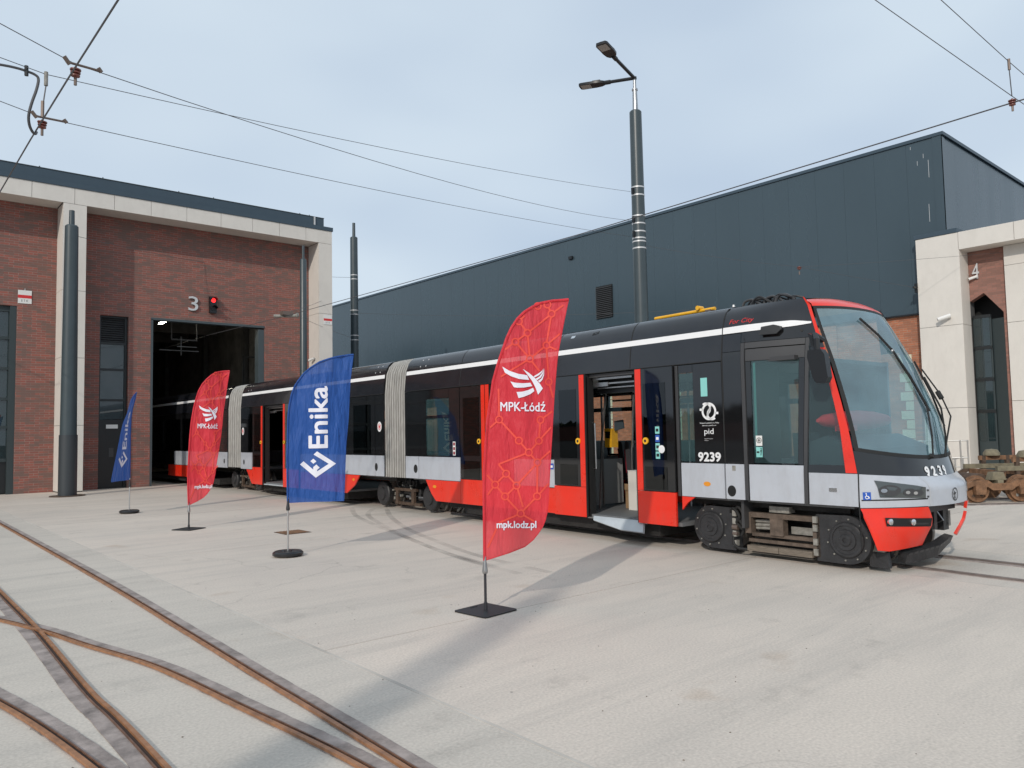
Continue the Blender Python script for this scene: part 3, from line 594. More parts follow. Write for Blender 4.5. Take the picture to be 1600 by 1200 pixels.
build('corner_trim', MB().box(XW - .02, XW + .22, 9.60, 9.62, 7.7, 11.25).box(XW - .02, XW, 9.60, 9.9, 5.37, 11.25), 'clad', mh, smooth=False)
build('roof_edge', MB().box(XW - .05, XW + .4, 9.55, 88, 11.22, 11.33), 'fascia', mh, smooth=False)
build('gable_edge', MB().add([(XW + .4, 9.55, 11.22), (62, 9.55, gz_(62) - .11), (62, 9.55, gz_(62)), (XW + .4, 9.55, 11.33), (XW + .4, 9.9, 11.22), (62, 9.9, gz_(62) - .11), (62, 9.9, gz_(62)), (XW + .4, 9.9, 11.33)], [(0, 1, 2, 3), (4, 7, 6, 5), (0, 4, 5, 1), (1, 5, 6, 2), (2, 6, 7, 3), (3, 7, 4, 0)]), 'fascia', mh, smooth=False)
build('drip_trim', MB().box(XW - .04, XW + .1, 10.4, 88, 5.32, 5.37), 'lampblack', mh, smooth=False)
build('brick_base', MB().box(XW + .1, XW + .5, 9.7, 88, 0, 5.37), 'brickold', mh, smooth=False)
qn = MB()
for yq in (10.95, 16.4, 20.6, 24.6, 29.5):
    for k in range(12): w = .42 if k % 2 else .26; qn.box(XW + .085, XW + .11, yq, yq + w, .2 + k * .32, .2 + k * .32 + .29)
tag(build('pale_quoins', qn, 'quoin', mh, smooth=False), kind='stuff')
for yq in (13.5, 18.3, 22.6, 27): build('base_pilaster', MB().box(XW + .02, XW + .1, yq, yq + .7, 0, 5.3), 'brickold', mh, smooth=False)
build('vent_back', MB().box(XW - .03, XW - .002, 24.3, 25.35, 7.0, 8.55), 'dark', mh, smooth=False)
for k in range(17): build('vent_slat', MB().add([(XW - .03, 24.3, 7.02 + k * .09), (XW - .03, 25.35, 7.02 + k * .09), (XW - .09, 25.35, 7.0 + k * .09), (XW - .09, 24.3, 7.0 + k * .09), (XW - .03, 24.3, 7.05 + k * .09), (XW - .03, 25.35, 7.05 + k * .09), (XW - .09, 25.35, 7.03 + k * .09), (XW - .09, 24.3, 7.03 + k * .09)],
                          [(0, 1, 2, 3), (4, 7, 6, 5), (0, 4, 5, 1), (1, 5, 6, 2), (2, 6, 7, 3), (3, 7, 4, 0)]), 'louvre', mh, smooth=False)
build('wall_box', MB().box(XW - .12, XW, 26.85, 27.1, 10.22, 10.36), 'lampblack', mh)
sk = MB()
for (a, z0, z1) in ((10.05, 9.9, 10.5), (10.1, 8.4, 9.0), (10.2, 10.6, 10.75), (10.4, 10.4, 10.55), (10.6, 11.0, 11.1)): sk.box(XW - .003, XW + .001, a, a + .012, z0, z1)
tag(build('pale_streak', sk, 'band', mh, smooth=False), kind='stuff')

# ================================================================== CREAM PORTAL WITH NUMBER 4
XP = 26.8
po = thing('portal_annex', 'cream portal with brick recess, number 4 and tall dark folding gate', 'gatehouse', (XP, 9.1, 0))
build('portal_core', MB().box(XP + .032, XP + 1.2, 9.14, 10.40, 0, 7.75).box(XP + .032, XP + .72, 5.0, 9.14, 7.20, 7.75).box(XP + .4, XP + .72, 5.0, 5.3, 0, 7.2), 'backing', po, smooth=False)
for z0, z1 in ((.03, 2.13), (2.13, 4.79), (4.79, 7.75)): panel_x(9.11, 10.41, z0, z1, XP + .03, po)
for z0, z1 in ((.03, 2.13), (2.13, 4.79), (4.79, 7.19)): build('cladding_panel', MB().box(XP + .006, XP + .72, 9.10, 9.135, z0 + .006, z1 - .006), 'cream', po, smooth=False)
for a, b in ((7.55, 9.11), (6.0, 7.55), (5.0, 6.0)): build('cladding_panel', MB().box(XP, XP + .03, a + .006, b - .006, 7.19, 7.75), 'cream', po, smooth=False)
build('soffit_panel', MB().box(XP + .03, XP + .7, 5.0, 9.1, 7.185, 7.2), 'cream', po, smooth=False)
build('flashing', MB().box(XP - .02, XP + 1.2, 9.13, 10.45, 7.757, 7.90), 'fascia', po, smooth=False)
build('annex_roof', MB().box(XP + .5, 60, 3, 9.58, 7.76, 7.86), 'fascia', po, smooth=False)
XBW = XP + .72
# brick recess with a pointed opening (y, z)
DO = [(9.098, 5.57), (8.69, 5.80), (8.16, 5.12), (8.16, 0)]
bw = MB()
mapx = lambda u, v, t: (t, u, v)
bw.prism([(9.098, 7.2), (8.04, 7.2), (8.04, 0), (8.16, 0), (8.16, 5.12), (8.69, 5.80), (9.098, 5.57)], mapx, XBW, XBW + .3)
build('brick_wall', bw, 'brickx', po, smooth=False)
build('annex_wall', MB().box(XBW + .9, 60, 3.2, 9.5, 0, 7.7), 'backing', po, smooth=False)
for z0, z1 in ((.03, 2.3), (2.3, 4.75), (4.75, 6.55), (6.55, 7.18)): build('cladding_panel', MB().box(XBW - .12, XBW + .3, 5.3, 8.035, z0 + .006, z1 - .006), 'cream', po, smooth=False)
build('gate_recess', MB().box(XBW + .8, XBW + .85, 8.0, 9.3, 0, 6.0), 'dark', po, smooth=False)
gl = build('gate_leaf', MB().box(XBW + .14, XBW + .19, 8.57, 9.095, .05, 5.1), 'gate', po, smooth=False)
for k in range(4):
    z = 1.05 + k * 1.02
    for a, b in ((8.62, 8.82), (8.87, 9.06)):
        build('window_pane', MB().box(XBW + .125, XBW + .139, a, b, z, z + .9), 'hallglass', gl, smooth=False)
    build('pane_bar', MB().box(XBW + .11, XBW + .139, 8.57, 9.095, z + .9, z + 1.0), 'gatedark', gl, smooth=False)
build('gate_leaf', MB().add([(XBW + .18, 8.56, .05), (XBW + .02, 8.165, .05), (XBW + .02, 8.165, 4.95), (XBW + .18, 8.56, 4.95), (XBW + .23, 8.56, .05), (XBW + .07, 8.165, .05), (XBW + .07, 8.165, 4.95), (XBW + .23, 8.56, 4.95)], [(0, 1, 2, 3), (4, 7, 6, 5), (0, 4, 5, 1), (1, 5, 6, 2), (2, 6, 7, 3), (3, 7, 4, 0)]), 'gate', po, smooth=False)
sign_number('4', 'pale metal numeral 4 on the brick inside the cream portal at right', (XBW, 8.88, 6.3), lambda u, v, d: (XBW - .01 - d, 8.98 - u, 6.28 + v), .50, .20)
camera_unit('white camera halfway up the broad cream portal column', (XP, 9.55, 5.06), (-1, -.2, 0), 1.2)
camera_unit('white camera just below the numeral 4 in the brick recess', (XBW - .0, 8.9, 6.33), (-1, 0, 0), .8)
br = thing('wire_bracket', 'small dark wire bracket on the left edge of the cream portal', 'bracket', (XP, 10.45, 6.2))
build('bracket_arm', MB().box(XP - .25, XP + .02, 10.42, 10.47, 6.12, 6.18).box(XP - .03, XP + .05, 10.40, 10.50, 6.0, 6.3), 'lampblack', br)
# stainless railing
rl = thing('metal_railing', 'stainless steel tube railing beside the cream portal column', 'railing', (25.8, 9.0, 0))
for yy, xx in ((9.02, 25.79), (8.85, 25.90), (9.9, 25.4)): build('railing_post', MB().tube([(xx, yy, 0), (xx, yy, 1.12)], .025, 8), 'stain', rl)
for z in (1.10, .58): build('railing_bar', MB().tube([(25.2, 10.4, z), (25.79, 9.02, z), (25.90, 8.85, z)], .02, 8), 'stain', rl)
build('railing_bar', MB().tube([(25.2, 10.4, .3), (25.79, 9.02, .3)], .012, 6), 'stain', rl)
# low dark backdrop behind the photographer: seen only as reflections
rnd = random.Random(3); tb = MB()
for k in range(2600):
    yy = rnd.uniform(-110, 120); h = 2.4 + 1.2 * math.sin(yy * .11) + .8 * math.sin(yy * .37 + 1); c = Vector((-78 + rnd.uniform(-4, 4), yy, rnd.uniform(0, 1) ** .8 * h))
    a = Vector((rnd.uniform(-1, 1), rnd.uniform(-1, 1), rnd.uniform(-1, 1))).normalized() * 1.1; b = a.orthogonal().normalized() * 1.1
    tb.add([c - a - b, c + a - b, c + a + b, c - a + b], [(0, 1, 2, 3)])
tag(build('far_trees', tb, 'leaf', None, smooth=False, fix=False), kind='stuff')
fw = thing('boundary_wall', 'long low brick boundary wall far behind the photographer', 'wall', (-66, 0, 0))
build('wall_body', MB().box(-66.3, -66, -120, 120, 0, 2.3), 'brickx', fw, smooth=False); build('wall_cap', MB().box(-66.4, -65.9, -120, 120, 2.3, 2.4), 'louvre', fw, smooth=False)

# ================================================================== MASTS AND WIRES
def mast(label, x, y, d0, d1, zs, zt, bands=(), group='tram masts', base=False, collar=None):
    t = thing('tram_mast', label, 'mast', (x, y, 0), group)
    if base:
        build('mast_foot', MB().disc((x, y, -.01), (0, 0, 1), [(0, d0 * .5 + .012), (1.8, d0 * .5 + .009)], 28), 'mastbase', t)
        build('foot_plate', MB().disc((x, y, -.005), (0, 0, 1), [(0, d0 * 1.0), (.03, d0 * 1.0)], 24), 'rustdark', t)
    build('mast_shaft', MB().disc((x, y, 0), (0, 0, 1), [(0, d0 / 2), (zs - .04, d1 / 2), (zs, d1 / 2 * .82)], 28), 'mast', t)
    build('mast_spigot', MB().disc((x, y, zs), (0, 0, 1), [(0, d1 * .22), (zt - zs, d1 * .20)], 14), 'mast', t)
    for z in bands:
        r = (d0 + (d1 - d0) * z / zs) / 2 + .006
        build('clamp_band', MB().disc((x, y, z), (0, 0, 1), [(0, r), (.04, r)], 28), 'band', t, smooth=True)
    return t
mast('slate grey mast on a dark foot before the first cream column of the brick hall', 4.88, 25.75, .47, .36, 8.05, 8.5, base=True)
mast('slim slate grey mast against the brick right of the open gate', 12.55, 26.3, .285, .235, 8.15, 8.65)
mast('grey mast with pale clamps standing beyond the right corner of the brick hall', 18.5, 33.2, .42, .36, 11.3, 12.0, (9.18, 9.38, 7.45, 7.65, 6.2, 6.42))
lm = mast('tall lamp mast with two black lamp heads behind the tram', 17.7, 14.65, .46, .36, 11.2, 11.6, (8.58, 8.82, 7.72, 7.95, 7.48, 7.28, 7.18, 6.98), group='tram masts')
lm.name = 'lamp_mast'
mx_, my_ = 17.7, 14.65
build('lamp_post', MB().disc((mx_, my_, 11.2), (0, 0, 1), [(0, .085), (.62, .07), (.63, .09), (.68, .09), (.69, .05), (1.05, .045)], 14), 'steel', lm)
for e, d in (((-2.0, -.55, .16), None), ((-.72, 1.42, .06), None)):
    p = Vector((mx_, my_, 12.22)); q = p + Vector(e); dv = (q - p).normalized()
    build('lamp_arm', MB().tube([p - dv * .06, q - dv * .75], .05, 10), 'lampblack', lm)
    build('arm_socket', MB().tube([q - dv * .85, q - dv * .62], .065, 10), 'lampblack', lm)
    sx = dv; hor = Vector((-dv.y, dv.x, 0)).normalized(); up = sx.cross(hor) if sx.cross(hor).z > 0 else -sx.cross(hor)
    out = [(-.66, .09), (-.56, .155), (-.36, .18), (-.28, .175), (.06, .175), (.12, .14), (.13, 0)]
    poly = [(a, b) for a, b in out] + [(a, -b) for a, b in reversed(out[:-1])]
    hd = build('lamp_head', MB().prism(poly, lambda u, v, t: q + sx * u + hor * v + up * t, -.035, .035), 'lampblack', lm)
    build('heat_sink', MB().prism([(-.55, .12), (-.3, .12), (-.3, -.12), (-.55, -.12)], lambda u, v, t: q + sx * u + hor * v + up * t, .036, .075), 'lampblack', hd)
    build('lamp_lens', MB().prism([(-.24, .135), (.07, .135), (.07, -.135), (-.24, -.135)], lambda u, v, t: q + sx * u + hor * v + up * t, -.043, -.0355), 'led', hd)
for z, a in ((8.6, 130), (7.74, 130), (7.3, 130), (7.0, -40)):
    dx, dy = math.cos(R(a + 45)), math.sin(R(a + 45))
    build('wire_eye', MB().box(mx_ - .27 if a > 0 else mx_ + .17, mx_ - .17 if a > 0 else mx_ + .27, my_ - .03, my_ + .03, z + .02, z + .2), 'lampblack', lm)
om = mast('grey mast standing behind the photographer left of the tracks', -8.6, -1.6, .50, .40, 8.3, 8.9)

def lerp(p, q, t): return tuple(p[i] + (q[i] - p[i]) * t for i in range(3))
def sag(p, q, s, n=14): return [(p[0] + (q[0] - p[0]) * t, p[1] + (q[1] - p[1]) * t, p[2] + (q[2] - p[2]) * t - 4 * s * t * (1 - t)) for t in [i / n for i in range(n + 1)]]
def wire(name, label, cat, group, pts, r):
    o = build(name, MB().tube(pts, r, 6), 'wire'); return tag(o, label, cat, group)
def insulator(label, p, along, s=1, n=3, arm=True):
    t = thing('line_insulator', label, 'insulator', p, 'insulators on the overhead wires'); p = Vector(p); a = Vector(along).normalized()
    prof = [(0, .02)]
    for k in range(n): prof += [(.03 + k * .05, .03), (.04 + k * .05, .085 - k * .008), (.06 + k * .05, .085 - k * .008), (.07 + k * .05, .03)]
    prof.append((.05 + n * .05, .02)); prof = [(-o * s, r * s) for o, r in prof]
    build('insulator_body', MB().disc(p + Vector((0, 0, -.03)), (0, 0, 1), prof, 14), 'insul', t)
    build('wire_clamp', MB().tube([p + Vector((0, 0, -.24 * s)), p + Vector((0, 0, -.36 * s))], .025 * s, 8), 'brass', t)
    if arm:
        build('support_arm', MB().tube([p - a * .16 * s, p + a * .42 * s], .022 * s, 8), 'brass', t)
        build('wire_grip', MB().tube([p - a * .2 * s + Vector((0, 0, .05)), p - a * .1 * s - Vector((0, 0, .02))], .035 * s, 8), 'brass', t)
        build('wire_grip', MB().tube([p + a * .40 * s + Vector((0, 0, .03)), p + a * .46 * s - Vector((0, 0, .01))], .035 * s, 8), 'brass', t)
    return t
# contact wires
CW1 = 5.40
wire('contact_wire', 'thick contact wire sloping down from the top left sky into the brick hall', 'overhead wire', 'contact wires', [(1.60, -6, CW1), (1.655, 6.6, CW1), (1.63, 9, CW1), (1.62, 11, CW1), (1.66, 30, CW1)], .0095)
wire('contact_wire', 'contact wire along the roof edge of the metal hall, above the tram', 'overhead wire', 'contact wires', [(10.1, -12, 5.36), (10.2, 2.8, 5.36), (10.28, 5, 5.36), (10.35, 10, 5.33), (10.3, 23, 5.40)], .0085)
def span(label, a, b, s=.06, r=.0045): return wire('span_wire', label, 'overhead wire', 'span wires', sag(a, b, s), r)
i1 = (1.679, 8.8, 5.53); i2 = (1.659, 10.5, 5.52)
mtop = (17.55, 14.80, 8.74); mmid = (17.54, 14.82, 7.86); mlow = (17.53, 14.84, 7.38)
def ext(a, b, t): return tuple(b[k] + (b[k] - a[k]) * t for k in range(3))
span('thin span wire from the lamp mast to the upper top left insulator', mmid, i1, .25)
span('thin span wire running left out of the picture from the upper top left insulator', i1, (-9, 5.2, 7.2), .02)
span('thin span wire from the lamp mast to the lower top left insulator', mlow, i2, .10)
span('thin span wire running left out of the picture from the lower top left insulator', i2, (-9, 8.6, 6.9), .02)
h0 = (1.69, 10.50, 6.06)
span('topmost thin wire from the lamp mast across the sky to the hanger at left', mtop, h0, .12); span('thin wire leaving the picture at left above the black feeder cable', h0, (-9, 8.2, 6.6), .02)
insulator('red insulator on a metal arm, upper one of the pair at top left', i1, Vector(mmid) - Vector(i1), .62)
insulator('red insulator on a metal arm, lower one of the pair at top left', i2, Vector(mlow) - Vector(i2), .62)
hg = thing('wire_hanger', 'short vertical hanger with pale clip above the lower top left insulator', 'hanger', h0)
build('hanger_clip', MB().tube([(h0[0], h0[1], h0[2] + .03), (h0[0], h0[1], h0[2] - .14)], .022, 8), 'dirtymetal', hg)
build('hanger_rod', MB().tube([(h0[0], h0[1], h0[2] - .14), (i2[0], i2[1], i2[2] + .12)], .008, 6), 'wire', hg)
build('hanger_hook', MB().tube([(i2[0], i2[1], i2[2] + .2), (i2[0], i2[1], i2[2])], .02, 6), 'brass', hg)
cbp = [(-6, 10.0, 5.6), (-.5, 10.5, 5.93), (.856, 10.5, 5.995), (1.222, 10.5, 6.039), (1.381, 10.5, 6.048), (1.485, 10.5, 6.04), (1.577, 10.5, 6.021), (1.611, 10.5, 5.975), (1.593, 10.5, 5.844), (1.55, 10.52, 5.675), (1.526, 10.55, 5.527), (1.542, 10.6, 5.43), (1.583, 10.65, 5.37), (1.62, 10.7, 5.37), (1.64, 10.75, 5.41)]
fc = build('feeder_cable', MB().tube(smooth_path(cbp, 6), .016, 8), 'wire'); tag(fc, 'thick black feeder cable looping down to the contact wire at top left', 'cable')
cl = thing('cable_clip', 'dark clip holding the black feeder cable to the thin wire', 'clip', (1.48, 10.5, 6.0)); build('clip_body', MB().tube([(1.484, 10.49, 6.10), (1.486, 10.49, 5.98)], .022, 8), 'lampblack', cl)
# right hand side
jr = (10.210, 2.813, 5.444)
insulator('red insulator in the sky near the right edge of the picture', jr, (1, -.2, .02), .5, 3, False)
span('lower of two wires falling from the top of the sky to the right hand insulator', jr, (6.994, 3.908, 6.677), .0, .0045)
h1 = (10.200, 2.821, 5.860)
wire('span_wire', 'upper of two wires falling from the top of the sky past the right hand insulator', 'overhead wire', 'span wires', [(7.320, 2.969, 6.120), h1, (11.500, 2.691, 5.674)], .0045)
span('short wire leaving the right hand insulator towards the right edge', jr, (11.200, 2.699, 5.351), .0)
hg = thing('wire_hanger', 'short hanger with clip above the insulator near the right edge', 'hanger', h1)
build('hanger_clip', MB().tube([(h1[0], h1[1], h1[2] + .03), (h1[0] + .005, h1[1], h1[2] - .10)], .016, 8), 'brass', hg)
build('hanger_rod', MB().tube([(h1[0], h1[1], h1[2] - .1), (jr[0], jr[1], jr[2])], .006, 6), 'wire', hg)
span('thin wire from the lamp mast over the metal wall to the small red insulator', (17.85, 14.5, 7.08), (21.9, 11.9, 6.5), .05)
span('thin wire from the small red insulator to the cream portal column', (21.9, 11.9, 6.5), (26.6, 10.44, 6.15), .01)
insulator('small red insulator in front of the metal wall above the tram front', (21.9, 11.9, 6.55), (1, -.3, 0), .8, 2, False)
span('thin wire crossing the cream portal from the small red insulator', (21.9, 11.9, 6.5), (27.5, 8.1, 7.0), .03)
span('thin sagging wire across the brick wall between the two outer masts', (4.9, 25.6, 7.72), (18.3, 33.2, 9.28), .3, .007)
span('thin wire from the mast beyond the corner to the junction at the gate', (18.3, 33.1, 6.32), (10.6, 23.2, 5.6), .05, .006)
span('thin wire from the mast beyond the corner passing low over the tram', (18.7, 33.1, 7.55), (26.9, 19.0, 6.6), .2, .006)
span('thin wire from the junction at the gate to the cream corner column', (10.6, 23.2, 5.62), (13.9, 27.5, 6.9), .03, .006)
jn = thing('wire_junction', 'small metal wire junction hanging in front of the brick beside the gate', 'wire fitting', (10.4, 22.9, 5.5))
build('junction_bar', MB().tube([(10.05, 23.15, 5.42), (10.7, 22.75, 5.44)], .05, 8), 'dirtymetal', jn)
build('junction_clamp', MB().box(10.2, 10.55, 22.8, 23.05, 5.44, 5.56), 'brass', jn); build('junction_insulator', MB().disc((10.62, 22.8, 5.45), (1, -.6, 0), [(0, .05), (.05, .09), (.1, .05)], 10), 'dirtymetal', jn)
wire('contact_wire', 'contact wire running from the wire junction into the dark open gate', 'overhead wire', 'contact wires', [(10.3, 22.9, 5.4), (9.9, 28, 5.38), (9.8, 45, 5.4)], .0085)

# ================================================================== FLAGS
def flag(label, base, outline_l, outline_r, cloth, yaw_off=0., twist=0., baseform='plate', pole='dpole', plate_rot=45, zb=.46, depthf=None, prints=None, group=None):
    """outline_l / outline_r: (z, u) edges; u to the right of the pole, seen from the camera"""
    bx, by = base; t = thing('feather_flag', label, 'flag', (bx, by, 0), group)
    h = Vector((bx, by, 0)).normalized(); rt = Vector((h.y, -h.x, 0)); B = Vector((bx, by, 0))
    zL = [p[0] for p in outline_l]; uL = [p[1] for p in outline_l]; zR = [p[0] for p in outline_r]; uR = [p[1] for p in outline_r]
    z0 = min(zL[0], zR[0]); z1 = max(zL[-1], zR[-1])
    def P(u, z, off=0):
        d = depthf(u, z) if depthf else .045 * math.sin(u * 7 + z * 1.3) * min(1, abs(u) * 3) + .012 * math.sin(u * 23 + z * 5) * min(1, abs(u) * 3)
        return B + rt * u + h * (d - off) + Vector((0, 0, z))
    NZ, NU = 56, 16; mb = MB(); vs = []
    for i in range(NZ + 1):
        w = i / NZ; w = w if w < .6 else w
        z = z0 + (z1 - z0) * (1 - (1 - w) ** 1.25)
        a = interp(z, zL, uL); b = interp(z, zR, uR)
        for j in range(NU + 1): vs.append(P(a + (b - a) * j / NU, z))
    mb.add(vs, [(i * (NU + 1) + j, i * (NU + 1) + j + 1, (i + 1) * (NU + 1) + j + 1, (i + 1) * (NU + 1) + j) for i in range(NZ) for j in range(NU)])
    bn = build('banner', mb, cloth, t, fix=False, angle=60)
    pp = [P(u, z) for z, u in zip(zL, uL)]
    build('pole_sleeve', MB().tube(pp, .014, 8), cloth, t)
    build('hem', MB().tube([P(interp(z, zR, uR), z) for z in [zR[0] + (zR[-1] - zR[0]) * i / 40 for i in range(41)]], .0045, 5), cloth, bn)
    build('flag_pole', MB().tube([B + Vector((0, 0, .02)), B + Vector((0, 0, zb)), pp[0] + Vector((0, 0, .05))], .013, 10), pole, t)
    build('pole_swivel', MB().disc(B + Vector((0, 0, zb - .12)), (0, 0, 1), [(0, .02), (.01, .026), (.03, .026), (.10, .016), (.16, .012)], 12), 'steel' if baseform == 'plate' else 'dpole', t)
    if baseform == 'plate':
        c, s = math.cos(R(plate_rot)), math.sin(R(plate_rot)); m = lambda u, v, w: B + Vector((c * u - s * v, s * u + c * v, w)); a = .21
        pl = build('base_plate', MB().prism([(-a, -a + .02), (-a + .02, -a), (a - .02, -a), (a, -a + .02), (a, a - .02), (a - .02, a), (-a + .02, a), (-a, a - .02)], m, .004, .014), 'baseblk', t)
        build('base_socket', MB().tube([B + Vector((0, 0, .012)), B + Vector((0, 0, .08))], .018, 10), 'dpole', t)
        build('plate_handle', MB().prism([(-.04, .15), (.04, .15), (.04, .17), (-.04, .17)], m, .0141, .017), 'dark', t)
    else:
        prof = [(0, .17), (.02, .205), (.05, .205), (.07, .18), (.075, .10), (.05, .06), (.05, 0.001)]
        build('water_base', MB().disc(B + Vector((0, 0, .003)), (0, 0, 1), prof, 32), 'tyre', t)
        build('base_disc', MB().disc(B + Vector((0, 0, .05)), (0, 0, 1), [(0, .06), (.03, .055)], 18), 'tyre', t)
    if prints: prints(t, bn, P)
    return t
# red banner outline of the front flag (z, u)
from_l = [(.46, -.003), (.754, .0), (1.143, .003), (1.456, .021), (1.744, .047), (1.928, .077), (2.113, .106), (2.258, .148), (2.377, .19), (2.509, .238), (2.615, .288), (2.70, .348), (2.761, .41), (2.816, .492), (2.853, .572), (2.868, .68), (2.872, .76), (2.876, .832)]
from_r = [(.46, .0), (.476, .051), (.528, .261), (.577, .366), (.639, .446), (.721, .513), (.792, .554), (.896, .583), (1.025, .599), (1.496, .636), (1.917, .672), (2.369, .722), (2.662, .782), (2.876, .832)]
def red_prints(t, bn, P):
    fo = lambda u, v: P(u, v, .006)
    fw = lambda u, v: P(u, v, .010)
    # network of orange lines and node rings
    z = lambda y: .483 + 2.385 * (955 - y) / 910
    ux = lambda x, y: (x - 128) / 299 * .80 - .006 + .04 * (955 - y) / 910
    N = {k: (ux(x, y), z(y)) for k, (x, y) in dict(a=(250, 120), b=(280, 162), c=(237, 194), d=(366, 92), e=(348, 205), f=(288, 255), g=(355, 338), h=(180, 470), i=(324, 474), j=(248, 546), k=(318, 548), l=(282, 588), m=(312, 624), n=(204, 662), o=(166, 700), p=(240, 704), q=(200, 742), r=(310, 742), s=(254, 802), k1=(352, 58), k2=(318, 62)).items()}
    mb = MB()
    for k, (u, v) in N.items(): ring2d(u, v, .024, .038, fo, mb, 18)
    E = lambda x, y: (ux(x, y), z(y))
    seg = [('a', (270, 100)), ('a', 'b'), ('b', 'd'), ('b', 'f'), ('c', 'b'), ('c', (200, 222)), ('c', 'f'), ('d', 'e'), ('d', (408, 62)), ('d', 'k1'), ('k2', (292, 72)), ('e', 'f'), ('e', (395, 165)), ('e', (384, 222)), ('f', (322, 300)), ('f', (186, 318)), ('g', 'e'), ('g', (370, 395)),
           ('h', (148, 498)), ('h', (178, 360)), ('h', 'j'), ('j', 'l'), ('i', 'k'), ('i', (366, 444)), ('k', 'l'), ('l', 'm'), ('k', (362, 500)), ('l', (178, 628)), ((178, 628), 'n'), ('m', 'r'), ('m', (358, 585)), ('n', 'o'), ('n', 'p'), ('o', 'q'), ('o', (138, 665)), ('o', (140, 735)), ('p', 'q'), ('p', 'm'), ('p', (262, 780)), ('q', 's'), ('r', 's'), ('r', (350, 700)), ('s', (180, 835)), ('s', (300, 830)), ((180, 835), (140, 920))]
    for a, b in seg:
        p = Vector(N[a] if isinstance(a, str) else E(*a)); q = Vector(N[b] if isinstance(b, str) else E(*b)); d = (q - p).normalized()
        if isinstance(a, str): p = p + d * .034
        if isinstance(b, str): q = q - d * .034
        n = max(1, int((q - p).length / .06))
        for i in range(n): stroke2d(p + (q - p) * i / n, p + (q - p) * (i + 1) / n, .017, fo, mb)
    tag(build('network_print', mb, 'printo', bn, fix=False, smooth=False), kind='stuff')
    # winged emblem
    w = MB(); T = lambda x, y: (ux(x, y), z(y))
    def blade(pts): poly2d([T(x, y) for x, y in pts], fw, w)
    def ribbon(top, bot):
        for i in range(len(top) - 1): blade([top[i], top[i + 1], bot[i + 1], bot[i]])
    ribbon([(191, 282), (215, 298), (245, 309), (278, 314)], [(200, 304), (222, 318), (250, 328), (285, 331)])
    ribbon([(219, 336), (235, 341), (262, 343), (289, 341)], [(231, 357), (245, 359), (268, 358), (296, 353)])
    ribbon([(240, 374), (260, 373), (282, 367), (299, 359)], [(247, 396), (266, 391), (288, 382), (303, 371)])
    ribbon([(262, 291), (285, 306), (305, 324), (324, 347), (333, 362)], [(262, 291), (279, 312), (295, 334), (308, 360), (316, 384)])
    ribbon([(301, 318), (318, 308), (331, 298), (337, 290)], [(305, 322), (320, 314), (331, 303), (337, 290)])
    ribbon([(308, 327), (322, 318), (333, 303), (338, 290)], [(313, 332), (326, 323), (335, 308), (338, 290)])
    ribbon([(316, 335), (328, 326), (336, 310), (339, 290)], [(322, 341), (332, 330), (338, 313), (339, 290)])
    build('emblem_print', w, 'printw', bn, fix=False, smooth=False)
    u0, v0 = T(185, 440); u1, _ = T(341, 440); lift = lambda u, v, o: P(u, v - .012 * (u - u0) / (u1 - u0), .011 + o)
    build('name_print', drape(flat_text('MPK-Łódź', u0, v0, u1 - u0, .092), lift, bold=.0015), 'printw', bn, fix=False, smooth=False)
    u0, v0 = T(172, 860); u1, _ = T(307, 860)
    build('address_print', drape(flat_text('mpk.lodz.pl', u0, v0, u1 - u0, .082), lambda u, v, o: P(u, v, .011 + o), bold=.0022), 'printw', bn, fix=False, smooth=False)
FG = 'feather flags along the tram'
flag('red feather flag with white wing emblem, largest and nearest, on a square black plate', (4.469, 5.629), from_l, from_r, 'fred', prints=red_prints, group=FG, plate_rot=6)
# second red flag, further back: same kind, its own stance
sc = (2.858 - .43) / (2.876 - .46); su = .67 / .832
fl = [(.43, -.008), (.752, -.02), (.959, -.02), (1.139, -.014), (1.372, -.005), (1.605, .005), (1.917, .03), (2.178, .069), (2.335, .105), (2.492, .152), (2.611, .213), (2.704, .286), (2.784, .371), (2.833, .458), (2.855, .557), (2.862, .682)]; fr = [(.43, -.002), (.464, .079), (.499, .151), (.546, .236), (.608, .296), (.696, .357), (.811, .405), (.967, .436), (1.123, .453), (1.384, .493), (1.594, .525), (1.857, .553), (2.095, .572), (2.387, .613), (2.627, .645), (2.862, .682)]
def red_prints2(t, bn, P): red_prints(t, bn, lambda u, v, o: P(u * su, .43 + (v - .46) * sc, o + .006))
flag('farther red feather flag with white wing emblem, standing before the open gate', (4.663, 14.401), fl, fr, 'fred', prints=red_prints2, group=FG, plate_rot=30, zb=.42)
